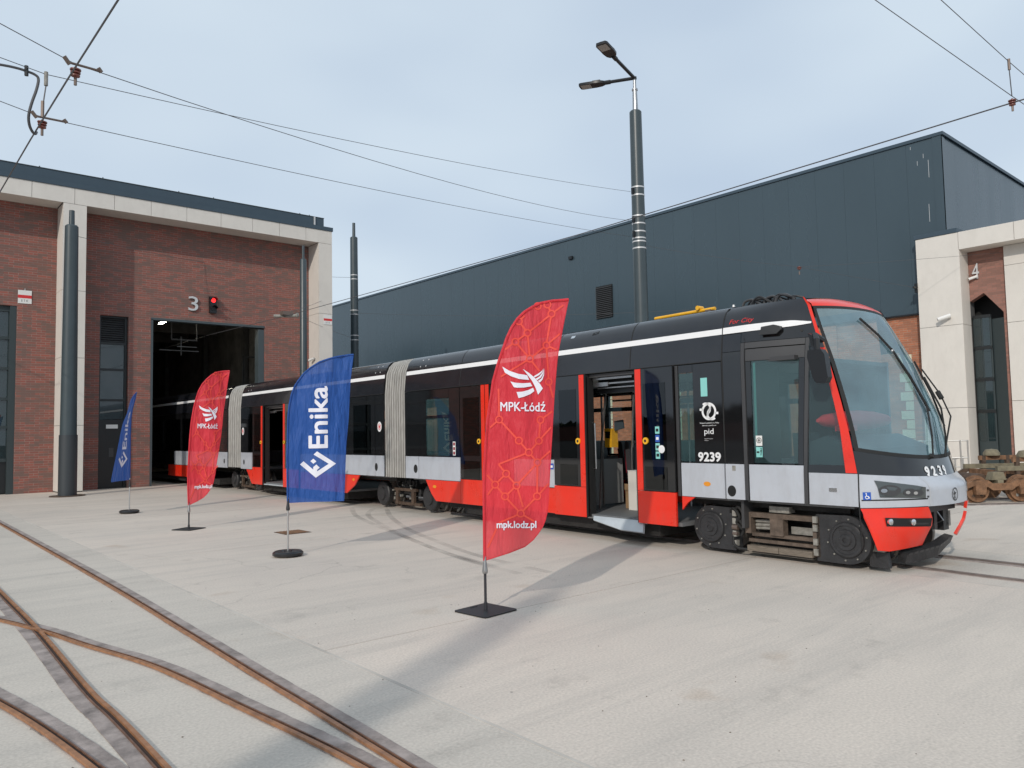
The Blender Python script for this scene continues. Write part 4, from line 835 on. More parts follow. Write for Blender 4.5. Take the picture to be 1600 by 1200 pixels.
# blue flags
bl = [(.745, -.003), (1.386, -.010), (1.885, .003), (2.06, .02), (2.21, .05), (2.323, .091), (2.412, .147), (2.508, .22), (2.59, .318), (2.662, .429), (2.706, .541), (2.743, .666), (2.77, .816), (2.779, .9)]
brr = [(.72, .75), (.96, .763), (1.466, .784), (1.873, .824), (2.386, .852), (2.618, .879), (2.779, .9)]
def blue_prints(t, bn, P, map2=lambda u, v: (u, v)):
    lift = lambda u, v, o: P(*map2(u, v), .005 + o)
    fw = lambda u, v: (u, v, 0)
    k = .01  # crop scale helpers: x,y in the close-up, origin 70,855 at the pole
    X = lambda x, y: ((x - 70) * .9 / 363 + .002, .753 + (855 - y) * 2.025 / 807)
    w = MB()
    def poly(pts): poly2d([X(*p) for p in pts], fw, w)
    poly([(134, 660), (153, 643), (205, 690), (205, 676), (222, 662), (240, 680), (226, 692), (226, 700), (289, 660), (207, 607), (226, 590), (329, 660), (219, 735)]); poly([(190, 643), (206, 630), (222, 645), (206, 658)])
    build('mark_print', drape(w, lift), 'printw', bn, fix=False, smooth=False)
    p0 = X(283, 570); L_ = X(283, 232)[1] - p0[1]; H_ = p0[0] - X(183, 0)[0]
    f = flat_text('Enika', 0, 0, L_, H_); f.v = [(p0[0] - y, p0[1] + x, 0) for x, y, _ in f.v]
    build('name_print', drape(f, lift, bold=.008), 'printw', bn, fix=False, smooth=False)
flag('blue feather flag with white lettering on a round black base, broad side to the camera', (4.585, 10.095), bl, brr, 'fblue', baseform='ring', pole='alu', prints=blue_prints, group=FG, zb=.74,
     depthf=lambda u, z: .05 * math.sin(u * 6.5 + z * .9) * min(1, abs(u) * 3) + .008 * math.sin(u * 26 - z * 4) * min(1, abs(u) * 4))
# narrow blue flag: turned almost edge-on; u is negative (blown away to the left), depth carries its width
b4l = [(.735, 0), (1.69, .0), (2.11, .01), (2.3, .035), (2.52, .085), (2.68, .115)]
b4r = [(.77, -.35), (1.31, -.255), (1.945, -.15), (2.2, -.06), (2.5, .005), (2.6, .055), (2.68, .115)]
def d4(u, z):
    a = interp(z, [p[0] for p in b4l], [p[1] for p in b4l]); b = interp(z, [p[0] for p in b4r], [p[1] for p in b4r])
    f = (u - a) / (b - a) if abs(b - a) > 1e-4 else 0
    return -.72 * f * interp(z, [.7, 2.1, 2.68], [1, .8, .1]) + .02 * math.sin(f * 9 + z * 3)
def map4(u, v):
    v2 = .735 + (v - .755) * .965
    a = interp(v2, [p[0] for p in b4l], [p[1] for p in b4l]); b = interp(v2, [p[0] for p in b4r], [p[1] for p in b4r])
    return (b + (a - b) * (1 - min(1, max(0, (.78 - u) / .78))), v2)
flag('blue feather flag turned nearly edge-on before the narrow dark slot, on a round base', (4.73, 18.554), b4l, b4r, 'fblue', baseform='ring', pole='alu', prints=lambda t, bn, P: blue_prints(t, bn, P, map4), group=FG, zb=.70, depthf=d4)

# ================================================================== RUSTY BOGIES AT THE RIGHT
def rusty(label, c, ax, s0=1.0):
    t = thing('rail_bogie', label, 'bogie', (c[0], c[1], 0), 'rusty bogies parked by the portal')
    A = Vector(ax).normalized(); F = Vector((-A.y, A.x, 0))  # A: axle direction, F: along the track
    C0 = Vector((c[0], c[1], 0))
    m = lambda f, a, z: C0 + F * f + A * a + Vector((0, 0, z))
    for f in (-.46, .46):
        for a in (-.5, .5):
            w = build('wheel', MB().disc(m(f, a, .27), A * (1 if a > 0 else -1), [(-.05, .29), (-.02, .29), (-.015, .255), (.05, .25), (.05, .21), (.02, .20), (.02, .09), (.07, .08), (.07, .0)], 28), 'rust', t)
            hb = MB()
            for k in range(5):
                th = 2 * math.pi * k / 5 + .4; p = m(f, a, .27) + A * (.024 if a > 0 else -.024) + F * math.cos(th) * .145 + Vector((0, 0, math.sin(th) * .145))
                hb.disc(p, A, [(-.004, .032), (.004, .032)], 10)
            build('wheel_holes', hb, 'dirtymetal' if f > 0 else 'rustdark', w)
            build('axle_box', MB().prism([(-.10, -.09), (.10, -.09), (.12, .1), (-.12, .1)], lambda u, v, w_: m(f + u, a + (w_ if a > 0 else -w_), .27 + v), .07, .17), 'rust', t)
        build('axle', MB().tube([m(f, -.5, .27), m(f, .5, .27)], .06, 10), 'rustdark', t)
    for a in (-.62, .62):
        build('side_frame', MB().prism([(-.80, .36), (-.62, .46), (-.30, .47), (-.2, .40), (.2, .40), (.30, .47), (.62, .47), (.80, .40), (.80, .30), (.58, .36), (.3, .33), (.2, .26), (-.2, .26), (-.3, .33), (-.58, .36), (-.80, .28)], lambda u, v, w_: m(u, a + w_, v), -.03, .03), 'rust', t)
    for f, z0, z1, mt in ((-.78, .32, .42, 'rustdark'), (.78, .32, .42, 'rust'), (0, .30, .46, 'olive')):
        build('cross_beam', MB().prism([(-.06, z0), (.06, z0), (.06, z1), (-.06, z1)], lambda u, v, w_: m(f + u, w_, v), -.6, .6), mt, t)
    build('motor', MB().tube([m(-.22, -.3, .42), m(-.22, .3, .42)], .16, 14), 'rustdark', t)
    build('spring_seat', MB().prism([(-.16, .46), (.16, .46), (.10, .62), (-.10, .62)], lambda u, v, w_: m(u, .45 + w_, v), -.1, .1), 'olive', t)
    return t
rusty('lower rusty bogie with two bare wheels near the tram nose', (18.25, 6.0), (-.62, -.78, 0))
t = thing('rail_bogie', 'olive and brown bogie frame standing higher behind the two bare wheels', 'bogie', (19.4, 5.4, 0), 'rusty bogies parked by the portal')
C0 = Vector((19.25, 5.7, 0)); A = Vector((-.62, -.78, 0)); F = Vector((.78, -.62, 0)); m = lambda f, a, z: C0 + F * f + A * a + Vector((0, 0, z))
for a in (-.55, .55):
    build('side_frame', MB().prism([(-.75, .62), (1.9, .62), (1.9, .72), (-.75, .72)], lambda u, v, w_: m(u, a + w_, v), -.04, .04), 'olive', t)
    build('upper_frame', MB().prism([(-.4, .80), (1.9, .82), (1.9, .90), (-.4, .90)], lambda u, v, w_: m(u, a + w_, v), -.03, .03), 'rust', t)
    build('lower_frame', MB().prism([(-.3, .42), (1.9, .42), (1.9, .48), (-.3, .48)], lambda u, v, w_: m(u, a + w_, v), -.03, .03), 'olive', t)
    for f in (-.3, .25, .9, 1.5): build('frame_post', MB().prism([(f - .04, .25), (f + .04, .25), (f + .04, .9), (f - .04, .9)], lambda u, v, w_: m(u, a + w_, v), -.035, .035), 'rustdark', t)
    build('slanted_arm', MB().prism([(-1.25, .38), (-.55, .72), (-.45, .66), (-1.2, .30)], lambda u, v, w_: m(u, a + w_, v), -.03, .03), 'rustdark', t)
    build('spring_cap', MB().disc(m(-.1, a, .9), (0, 0, 1), [(0, .17), (.05, .17), (.13, .12), (.15, .0)], 16), 'olive', t)
    build('spring_cap', MB().disc(m(.95, a, .9), (0, 0, 1), [(0, .15), (.10, .15), (.16, .10), (.17, .0)], 16), 'rustdark', t)
    for f in (.3, 1.4): build('wheel', MB().disc(m(f, a * .9, .29), A, [(-.05, .29), (-.02, .29), (-.015, .255), (.05, .25), (.05, .21), (.02, .20), (.02, 0)], 24), 'rustdark', t)
for f in (-.6, .1, .7, 1.3): build('cross_beam', MB().prism([(f - .05, .5), (f + .05, .5), (f + .05, .62), (f - .05, .62)], lambda u, v, w_: m(u, w_, v), -.55, .55), 'rust', t)

# ================================================================== TRAM
AF, AT, AR = .0258, .0108, .0065
def axes(a): return Vector((math.sin(a), math.cos(a), 0)), Vector((math.cos(a), -math.sin(a), 0))
dF, nF = axes(AF); dT, nT = axes(AT); dR, nR = axes(AR)
J = Vector((8.700, 13.862, 0)); J2 = Vector((8.801, 23.179, 0))
tram = thing('tram', 'long low floor articulated tram, black and silver with red orange doors and nose', 'tram', (9.7, 9.0, 0))
def part(name, mb, mat, fn, parent=None, **k): return build(name, mb, mat, parent or tram, fn, **k)
def Ff(s, l, z): return J - dF * s + nF * l + Vector((0, 0, z))
def Tf(s, l, z): return J2 - dT * s + nT * l + Vector((0, 0, z))
def Rf(s, l, z): return J2 - dR * s + nR * l + Vector((0, 0, z))
W = 2.46
PZ = [2.5, 2.70, 2.92, 3.05, 3.13, 3.19, 3.225, 3.28, 3.31]; PLL = [0, .018, .05, .09, .14, .21, .34, .8, 1.23]
def prof(z): return interp(z, PZ, PLL)
CZ = [.3, .73, 1.1, 1.6, 2.1, 2.5, 2.8, 3.06, 3.2]; CL = [.05, .03, .04, .09, .15, .2, .25, .30, .34]
SZ = [.26, .72, 1.10, 1.545, 1.99, 2.43, 2.73, 3.11, 3.2]; SS = [9.985, 9.857, 9.838, 9.748, 9.622, 9.482, 9.362, 9.227, 9.17]
AZ = [.26, .5, .71, .95, 1.05, 1.34, 1.75, 2.09, 2.39, 2.66, 2.93, 3.11, 3.2]; AA = [10.2, 10.32, 10.38, 10.38, 10.25, 10.17, 10.10, 9.96, 9.84, 9.70, 9.54, 9.40, 9.28]
def sm(t): t = max(0, min(1, t)); return t * t * (3 - 2 * t)
def sl(s, z):
    b = sm((s - 8.42) / (9.45 - 8.42)); return prof(z) * (1 - b) + interp(z, CZ, CL) * b if z < 3.2 else prof(z)
def sp(s, z, off=0): return (s, (sl(s, z) + off), z)
def spF(s, z, off=0): return Ff(*sp(s, z, off))
def spT(s, z, off=0): return Tf(s, prof(z) + off, z)
def spR(s, z, off=0): return Rf(s, prof(z) + off, z)
def rect(fr, name, s0, s1, z0, z1, mat, off=0, th=.03, parent=None, gap=.003):
    """slightly thick plate on the near side, following the body section"""
    s0 += gap; s1 -= gap; z0 += gap; z1 -= gap
    ns = max(1, int((s1 - s0) / .22)) if fr is spF and s1 > 8.4 else 1
    zs = sorted({z0, z1, *[z for z in PZ + (CZ if fr is spF and s1 > 8.4 else []) if z0 < z < z1]})
    ss = [s0 + (s1 - s0) * i / ns for i in range(ns + 1)]
    mb = MB(); a = [fr(s, z, off) for z in zs for s in ss]; b = [fr(s, z, off + th) for z in zs for s in ss]; k = len(ss); n = len(a); f = []
    for j in range(len(zs) - 1):
        for i in range(k - 1): f += [(j * k + i, j * k + i + 1, (j + 1) * k + i + 1, (j + 1) * k + i), (n + j * k + i, n + (j + 1) * k + i, n + (j + 1) * k + i + 1, n + j * k + i + 1)]
    edge = [i for i in range(k)] + [j * k + k - 1 for j in range(1, len(zs))] + [(len(zs) - 1) * k + i for i in range(k - 2, -1, -1)] + [j * k for j in range(len(zs) - 2, 0, -1)]
    for i in range(len(edge)): e0, e1 = edge[i], edge[(i + 1) % len(edge)]; f.append((e0, e0 + n, e1 + n, e1))
    return build(name, mb.add(a + b, f), mat, parent or tram)
def poly(fr, name, pts, mat, off=0, th=.03, parent=None):
    return build(name, MB().prism(pts, lambda s, z, t: fr(s, z, t), off, off + th), mat, parent or tram, smooth=False)
def spot(fr, name, s, z, r, mat, off=-.004, rz=None, parent=None, n=18, th=.006):
    rz = rz or r; return poly(fr, name, [(s + r * math.cos(2 * math.pi * i / n), z + rz * math.sin(2 * math.pi * i / n)) for i in range(n)], mat, off, th, parent)

# ---- roofs, floors, far sides
def shell(fr3, s0, s1, far_windows, fz_, s2=None):
    mb = MB(); pr_ = [(PLL[i], PZ[i]) for i in range(len(PZ))]; out = pr_ + [(W - l, z) for l, z in reversed(pr_[:-1])]
    mb.grid(lambda u, v: (v, out[u][0], out[u][1]), range(len(out)), [s0, s2 or s1]); n = len(out)
    build('roof', mb, 'roofblack', tram, fr3, fix=False, angle=40)
    build('ceiling', MB().box(s0, s1, .06, W - .06, 2.44, 2.49), 'post', tram, fr3, smooth=False)
    fl = MB()
    for a, b, z in fz_: fl.box(a, b, .05 if z < .5 else .2, W - .06, z - .05, z)
    build('floor', fl, 'floorg', tram, fr3, smooth=False)
    fm = MB(); xs = sorted({s0, s1, *[w for p in far_windows for w in p]})
    for a, b in zip(xs[:-1], xs[1:]):
        if any(p[0] <= a and p[1] >= b for p in far_windows):
            fm.box(a, b, W - .05, W, 1.15, 1.19).box(a, b, W - .05, W, 1.98, 2.06).box(a, b, W - .05, W, 2.28, 2.5)
        else: fm.box(a, b, W - .05, W, 1.15, 2.5)
    build('far_side_wall', fm, 'black', tram, fr3, smooth=False)
    build('far_lower_side', MB().box(s0, s1, W - .05, W, .72, 1.149), 'silver', tram, fr3, smooth=False)
    for a, b in far_windows: build('far_window', MB().box(a + .003, b - .003, W - .03, W - .02, 1.192, 1.978).box(a + .003, b - .003, W - .03, W - .02, 2.062, 2.278), 'clearglass', tram, fr3, smooth=False)
shell(Ff, .34, 9.12, [(.9, 1.9), (2.1, 3.02), (3.25, 3.7), (3.82, 4.4), (4.55, 5.25), (5.37, 6.35), (6.5, 7.3), (7.6, 8.1)], [(.34, 1.5, .74), (1.502, 7.38, .365), (7.382, 9.7, .74)], 8.14)
shell(Tf, .57, 8.80, [(1.1, 1.9), (2.3, 3.2), (4.4, 5.6), (6.0, 7.3)], [(.57, 1.45, .74), (1.452, 7.1, .365), (7.102, 8.8, .74)])
shell(Rf, -11, -.54, [], [(-11, -.54, .74)])
build('far_skirt', MB().box(1.3, 7.3, W - .04, W, .32, .718), 'red', tram, Ff, smooth=False)
build('far_skirt', MB().box(1.3, 7.3, W - .04, W, .30, .718), 'red', tram, Tf, smooth=False)
ub = MB().box(.4, 1.5, .3, W - .25, .62, .685).box(7.4, 9.6, .3, W - .25, .62, .685).box(2.2, 6.9, .16, W - .16, .13, .30).box(1.5, 2.2, .3, W - .3, .2, .5); build('underframe', ub, 'under', tram, Ff, smooth=False)
ub = MB().box(.6, 1.45, .3, W - .25, .62, .685).box(7.1, 8.8, .3, W - .25, .62, .685).box(1.9, 6.9, .16, W - .16, .13, .30); build('underframe', ub, 'under', tram, Tf, smooth=False)
ub = MB().box(-11, -.5, .25, W - .25, .66, .735).box(-10, -1.6, .16, W - .16, .13, .30); build('underframe', ub, 'under', tram, Rf, smooth=False)

# ---- white stripe
rect(spF, 'white_stripe', .35, 8.13, 2.838, 2.922, 'white', -.003, .002)
st = MB(); top = [(8.15, 2.922), (8.5, 2.925), (8.8, 2.928), (9.05, 2.925), (9.255, 2.89)]; bot = [(8.15, 2.838), (8.5, 2.838), (8.8, 2.842), (9.05, 2.852), (9.265, 2.868)]
for i in range(24):
    a = 8.15 + 1.11 * i / 24; b = 8.15 + 1.11 * (i + 1) / 24; ti = lambda q, x: interp(x, [p[0] for p in q], [p[1] for p in q])
    st.add([spF(a, ti(top, a), -.014), spF(b, ti(top, b), -.014), spF(b, ti(bot, b), -.014), spF(a, ti(bot, a), -.014)], [(0, 1, 2, 3)])
build('white_stripe', st, 'white', tram, fix=False)
rect(spT, 'white_stripe', .58, 8.79, 2.838, 2.922, 'white', -.003, .002)
rect(spR, 'white_stripe', -10.5, -.55, 2.838, 2.922, 'white', -.003, .002)
# roof seams as thin dark strips of sealant
for s in (2.3, 4.95, 6.55): rect(spF, 'roof_seam', s, s + .018, 2.52, 3.2, 'rubber', -.002, .003, gap=0)
for s in (2.2, 4.4, 6.6): rect(spT, 'roof_seam', s, s + .018, 2.52, 3.2, 'rubber', -.002, .003, gap=0)
rect(spF, 'roof_seam', 8.125, 8.145, 1.19, 3.19, 'rubber', -.002, .003, gap=0)
for fr, s0 in ((spF, .85), (spT, 8.35), (spT, 1.0)):
    for a in (0, .2):
        spot(fr, 'roof_bolt', s0 + a, 2.99, .014, 'band'); spot(fr, 'roof_bolt', s0 + a + .02, 3.12, .014, 'band')

# ---- front section, near side
rect(spF, 'header_strip', .35, 8.13, 2.495, 2.512, 'rubber', -.001, .02)
rect(spF, 'body_panel', .35, .905, 1.185, 2.49, 'black')
rect(spF, 'body_panel', .905, 1.14, 1.185, 2.49, 'black'); rect(spF, 'body_panel', 1.94, 2.285, 1.185, 2.49, 'black'); rect(spF, 'body_panel', 1.14, 1.94, 2.31, 2.49, 'black')
rect(spF, 'window', 1.14, 1.94, 1.20, 1.93, 'glass', .004, .012); rect(spF, 'window', 1.14, 1.94, 1.985, 2.31, 'glass', .004, .012); rect(spF, 'window_bar', 1.14, 1.94, 1.93, 1.985, 'black')
rect(spF, 'window_bar', 1.14, 1.94, 1.185, 1.20, 'black')
rect(spF, 'silver_panel', .35, .85, .732, 1.18, 'silver'); rect(spF, 'silver_panel', .86, 2.285, .732, 1.18, 'silver')
spot(spF, 'round_cap', .735, .93, .07, 'rubber', rz=.085)
poly(spF, 'skirt_panel', [(1.10, .726), (2.285, .726), (2.285, .325), (1.46, .325), (1.30, .46)], 'red')
spot(spF, 'side_marker', 1.42, .60, .06, 'orange', rz=.03)
def leaf(fr, s0, s1, edge, glass_s, off=0., zlow=.325, ztop=2.49, name='door_leaf', upper=(1.21, 2.28), lower=(.80, 1.12), button=None, gm='darkglass'):
    """sliding door leaf: black frame with two panes, a red closing edge and a red lower part; edge=+1: edge at s1"""
    e0, e1 = (s1 - .105, s1) if edge > 0 else (s0, s0 + .105); b0, b1 = (s0, e0) if edge > 0 else (e1, s1)
    d = rect(fr, name, b0, b1, .78, ztop, 'black', off, .028)
    rect(fr, 'red_edge', e0, e1, .78, ztop, 'red', off - .006, .036, d, gap=.001); rect(fr, 'red_panel', s0, s1, zlow, .776, 'red', off - .006, .036, d, gap=.001)
    rect(fr, 'door_pane', *glass_s, *upper, gm, off - .004, .003, d); rect(fr, 'door_pane', *glass_s, *lower, gm, off - .004, .003, d)
    rect(fr, 'rubber_seal', s1 if edge > 0 else s0 - .018, s1 + .018 if edge > 0 else s0, zlow, ztop, 'rubber', off, .03, d, gap=0)
    if button:
        bo = spot(fr, 'door_button', button, 1.475, .048, 'yellow', off - .022, None, d, th=.018); spot(fr, 'button_centre', button, 1.475, .020, 'rubber', off - .025, None, d, th=.004)
    return d
leaf(spF, 2.30, 3.07, 1, (2.40, 2.90), button=2.90); leaf(spF, 3.09, 3.86, -1, (3.26, 3.78))
rect(spF, 'body_panel', 3.87, 4.93, 1.185, 2.49, 'black'); rect(spF, 'window', 4.0, 4.85, 1.21, 2.30, 'darkglass', -.003, .003)
rect(spF, 'silver_panel', 3.87, 4.93, .732, 1.18, 'silver'); rect(spF, 'skirt_panel', 3.87, 4.945, .325, .726, 'red')
rect(spF, 'blue_sticker', 4.76, 4.88, 1.02, 1.12, 'blue', -.004, .003); rect(spF, 'sticker_print', 4.79, 4.86, 1.045, 1.09, 'white', -.006, .002)
# open second door: leaves slid outward
rect(spF, 'body_panel', 4.94, 5.60, .78, 2.49, 'black'); rect(spF, 'skirt_panel', 4.945, 5.60, .325, .78, 'red')
d1 = leaf(spF, 4.95, 5.66, 1, (5.09, 5.48), off=-.055, button=5.52); d2 = leaf(spF, 6.70, 7.37, -1, (6.84, 7.24), off=-.055, button=6.875)
rect(spF, 'body_panel', 6.81, 7.38, .78, 2.49, 'black')
rect(spF, 'door_column', 5.60, 5.665, .325, 2.49, 'rubber', .03, .12); rect(spF, 'door_column', 6.745, 6.81, .325, 2.49, 'rubber', .03, .12)
hd = MB()
for (a, b, l0, z0, h) in ((5.7, 6.5, .10, 2.40, .03), (5.95, 6.75, .14, 2.33, .022), (5.7, 6.75, .20, 2.27, .018), (5.72, 6.0, .12, 2.30, .06)): hd.box(a, b, l0, l0 + .04, z0, z0 + h)
build('door_mechanism', hd, 'steel', tram, Ff, smooth=False)
build('door_header', MB().box(5.62, 6.80, .3, .36, 2.2, 2.49), 'lampblack', tram, Ff, smooth=False)
rect(spF, 'door_sill', 5.62, 6.80, .305, .33, 'steel', .0, .06)
rp_ = MB().add([(5.75, .0, .35), (6.74, .0, .35), (6.80, -.10, .20), (6.37, -.10, .205), (5.80, -.06, .295), (5.75, .03, .33), (6.74, .03, .33), (6.80, -.06, .18), (6.37, -.06, .185), (5.80, -.03, .275)], [(0, 1, 2, 3, 4), (9, 8, 7, 6, 5), (0, 5, 6, 1), (1, 6, 7, 2), (2, 7, 8, 3), (3, 8, 9, 4), (4, 9, 5, 0)])
build('boarding_ramp', rp_, 'ramp', tram, Ff, smooth=False)
for s, z0, z1 in ((6.905, 1.58, 1.60), (6.905, 1.46, 1.575), (6.905, 1.335, 1.45), (6.905, 1.21, 1.325)): pass
for k, mt in enumerate(('teal', 'blue', 'teal', 'teal')): rect(spF, 'door_sticker', 7.045, 7.125, 1.57 - k * .115, 1.675 - k * .115, mt, -.062, .002, d2)
spot(spF, 'round_sticker', 7.155, 1.36, .055, 'white', -.0655, None, d2, th=.002)
for k in range(4): rect(spF, 'sticker_print', 7.06, 7.11, 1.60 - k * .115, 1.645 - k * .115, 'gatedark' if k != 1 else 'white', -.0645, .002, d2)
# between the door and the cab
rect(spF, 'grey_post', 7.375, 7.425, .73, 2.49, 'post', -.012, .04)
rect(spF, 'window', 7.43, 7.665, 1.195, 2.38, 'glass', .004, .012); rect(spF, 'body_panel', 7.43, 7.665, 2.38, 2.49, 'black'); rect(spF, 'body_panel', 7.665, 8.122, 1.185, 2.49, 'black')
rect(spF, 'window_bar', 7.43, 7.665, 1.97, 2.05, 'black', .017, .02)
rect(spF, 'vent_pane', 7.79, 7.90, 2.05, 2.30, 'teal', -.002, .002)
rect(spF, 'silver_panel', 7.43, 8.118, .732, 1.18, 'silver'); rect(spF, 'silver_panel', 8.135, 8.415, .732, 1.18, 'silver')
poly(spF, 'skirt_panel', [(7.43, .728), (7.64, .728), (7.52, .65), (7.43, .55)], 'red')
spot(spF, 'side_marker', 7.845, .911, .055, 'orange', rz=.03)
spot(spF, 'round_cap', 8.22, .838, .062, 'rubber', rz=.07); spot(spF, 'cap_ring', 8.22, .838, .045, 'dark', off=-.007, th=.002)
rect(spF, 'lock_plate', 8.235, 8.29, 1.09, 1.16, 'dirtymetal', -.003, .003)
rect(spF, 'body_panel', 8.13, 8.415, 1.185, 2.60, 'black'); rect(spF, 'body_panel', 8.13, 8.415, 2.60, 2.83, 'roofblack', .0, .02)
# cab door
for a, b in ((8.42, 8.475), (9.20, 9.25)): rect(spF, 'door_jamb', a, b, .732, 2.70, 'post', -.012, .04)
rect(spF, 'door_top_frame', 8.475, 9.20, 2.62, 2.70, 'post', -.010, .04)
cd = rect(spF, 'cab_door', 8.48, 9.195, 2.46, 2.615, 'post', .0, .03)
rect(spF, 'door_stile', 8.48, 8.555, 1.185, 2.46, 'black', .0, .03, cd); rect(spF, 'door_stile', 9.125, 9.195, 1.185, 2.46, 'black', .0, .03, cd)
rect(spF, 'door_pane', 8.555, 9.125, 1.195, 2.46, 'glass', .006, .012, cd); rect(spF, 'lower_panel', 8.48, 9.195, .732, 1.18, 'silver', .0, .03, cd)
rect(spF, 'seal_strip', 8.565, 8.60, 1.25, 2.44, 'teal', .024, .004, cd)
rect(spF, 'door_sticker', 8.585, 8.675, 1.405, 1.535, 'plastic', .003, .002, cd); rect(spF, 'door_sticker', 8.585, 8.675, 1.265, 1.395, 'teal', .003, .002, cd)
fz = lambda o: (lambda a, b: spF(a, b, o))
stk = MB(); ring2d(8.63, 1.475, .027, .034, fz(.001), stk, 20); stroke2d((8.63, 1.455), (8.63, 1.495), .012, fz(.001), stk); stroke2d((8.612, 1.475), (8.648, 1.475), .007, fz(.001), stk)
poly2d([(8.645, 1.29), (8.655, 1.29), (8.660, 1.33), (8.665, 1.36), (8.652, 1.365), (8.643, 1.345), (8.650, 1.325)], fz(.001), stk); ring2d(8.655, 1.375, 0, .008, fz(.001), stk, 10); stroke2d((8.595, 1.33), (8.63, 1.33), .02, fz(.001), stk)
build('sticker_print', stk, 'gatedark', cd, fix=False, smooth=False)
rect(spF, 'silver_panel', 9.255, 9.84, .732, 1.10, 'silver')
rect(spF, 'side_lamp', 9.50, 9.60, .89, .935, 'chrome', -.012, .012)
# panel above the cab door and round the quarter window
def gridpatch(name, rows, mat, n=8, off=0., parent=None):
    """rows: (z, s_start, s_end) on the near side of the cab"""
    mb = MB(); vs = []
    for z, a, b in rows: vs += [spF(a + (b - a) * i / n, z, off) for i in range(n + 1)]
    mb.add(vs, [(j * (n + 1) + i, j * (n + 1) + i + 1, (j + 1) * (n + 1) + i + 1, (j + 1) * (n + 1) + i) for j in range(len(rows) - 1) for i in range(n)])
    return build(name, mb, mat, parent or tram, fix=False)
def pl_(z): return interp(z, [1.1, 1.644, 2.075, 2.521, 2.873, 3.216], [9.706, 9.628, 9.513, 9.384, 9.277, 9.153])
def pr_(z): return interp(z, SZ, SS)
gridpatch('body_panel', [(z, 8.425, 9.255) for z in (2.703, 2.8, 2.838)], 'black'); gridpatch('body_panel', [(z, 9.255, pl_(z)) for z in (2.30, 2.45, 2.6, 2.75, 2.85, 2.95)], 'black')
gridpatch('body_panel', [(z, 8.13, pl_(z)) for z in (2.838, 2.9, 2.95, 3.0, 3.06, 3.13, 3.199)], 'roofblack', 10)
gridpatch('window', [(z, 9.255, pl_(z)) for z in (1.19, 1.5, 1.8, 2.1, 2.30)], 'glass', off=.004)
gridpatch('body_panel', [(z, 9.255, pl_(max(z, 1.1))) for z in (1.10, 1.145, 1.19)], 'black')
gridpatch('red_pillar', [(z, pl_(z) - .0, pr_(z)) for z in (1.105, 1.3, 1.6, 1.9, 2.2, 2.5, 2.8, 3.0, 3.1, 3.2)], 'red', 3, off=-.008)
sp_ = poly(spF, 'side_camera', [(8.70, 2.77), (8.90, 2.77), (8.945, 2.815), (8.93, 2.86), (8.86, 2.885), (8.72, 2.87)], 'lampblack', -.075, .075)
spot(spF, 'side_button', 9.15, 2.79, .016, 'rubber', -.006)

# ---- nose
def nl(v, z):
    l0 = interp(z, CZ, CL); return l0 + (W - 2 * l0) * v
def ns_(v, z):
    side = interp(z, SZ, SS); A = interp(z, AZ, AA); return side + (A - side) * (1 - abs(2 * v - 1) ** 2.3)
def N(v, z, off=0):
    e = .004
    p = Ff(ns_(v, z), nl(v, z), z)
    if off:
        a = Ff(ns_(min(1, v + e), z), nl(min(1, v + e), z), z) - Ff(ns_(max(0, v - e), z), nl(max(0, v - e), z), z)
        b = Ff(ns_(v, z + e), nl(v, z + e), z + e) - Ff(ns_(v, z - e), nl(v, z - e), z - e)
        n = a.cross(b).normalized(); p = p + n * off * (1 if n.dot(-dF) > 0 else -1)
    return p
VS = [.5 - .5 * math.cos(math.pi * i / 40) for i in range(41)]
zb = lambda v: 1.245 + .12 * abs(2 * v - 1) ** 2.2
zs_ = lambda v: 1.04 + .055 * abs(2 * v - 1) ** 2
zt = lambda v: 3.085 + .02 * (1 - abs(2 * v - 1) ** 2)
def npatch(name, za, zb_, mat, nzz=10, vs=VS, off=0., parent=None):
    mb = MB().grid(lambda v, t: N(v, za(v) + (zb_(v) - za(v)) * t, off), vs, [i / nzz for i in range(nzz + 1)]); return build(name, mb, mat, parent or tram, fix=False, angle=60)
VI = [v for v in VS if .004 < v < .996]
npatch('windscreen', zb, zt, 'shield', 16, VI)
npatch('screen_border', lambda v: zt(v) - .035, zt, 'rubber', 1, VI, .003)
npatch('screen_border', lambda v: zb(v) - .012, lambda v: zb(v) + .03, 'rubber', 1, VI, .003)
npatch('screen_border', lambda v: zb(v), lambda v: zt(v), 'rubber', 12, [.004, .012, .022], .003)
npatch('screen_border', lambda v: zb(v), lambda v: zt(v), 'rubber', 12, [.978, .988, .996], .003)
npatch('lower_black_panel', zs_, lambda v: zb(v) - .013, 'black', 4)
# red band over the windscreen, curving back on to the roof
tb_ = MB(); rows = [(0, 0), (.03, .0), (.06, .02), (.085, .05), (.10, .10), (.105, .18)]
vsb = VS
for dz, back in rows:
    for v in vsb:
        z = zt(v) + dz; p = N(v, min(z, 3.2)); tb_.v.append(tuple(p + dF * back + Vector((0, 0, max(0, z - 3.2) + .035 * (1 - abs(2 * v - 1) ** 2) * (dz / .1)))))
k = len(vsb); tb_.f = [(j * k + i, j * k + i + 1, (j + 1) * k + i + 1, (j + 1) * k + i) for j in range(len(rows) - 1) for i in range(k - 1)]
build('red_brow', tb_, 'red', tram, fix=False, angle=60)
npatch('red_pillar', lambda v: 1.1, lambda v: 3.1, 'red', 8, [.996, .998, 1.0], .002)
cr_ = MB(); ce = [0, .04, .1, .2, .35, .5, .65, .8, .9, .96, 1]; rows = [i / 8 for i in range(9)]
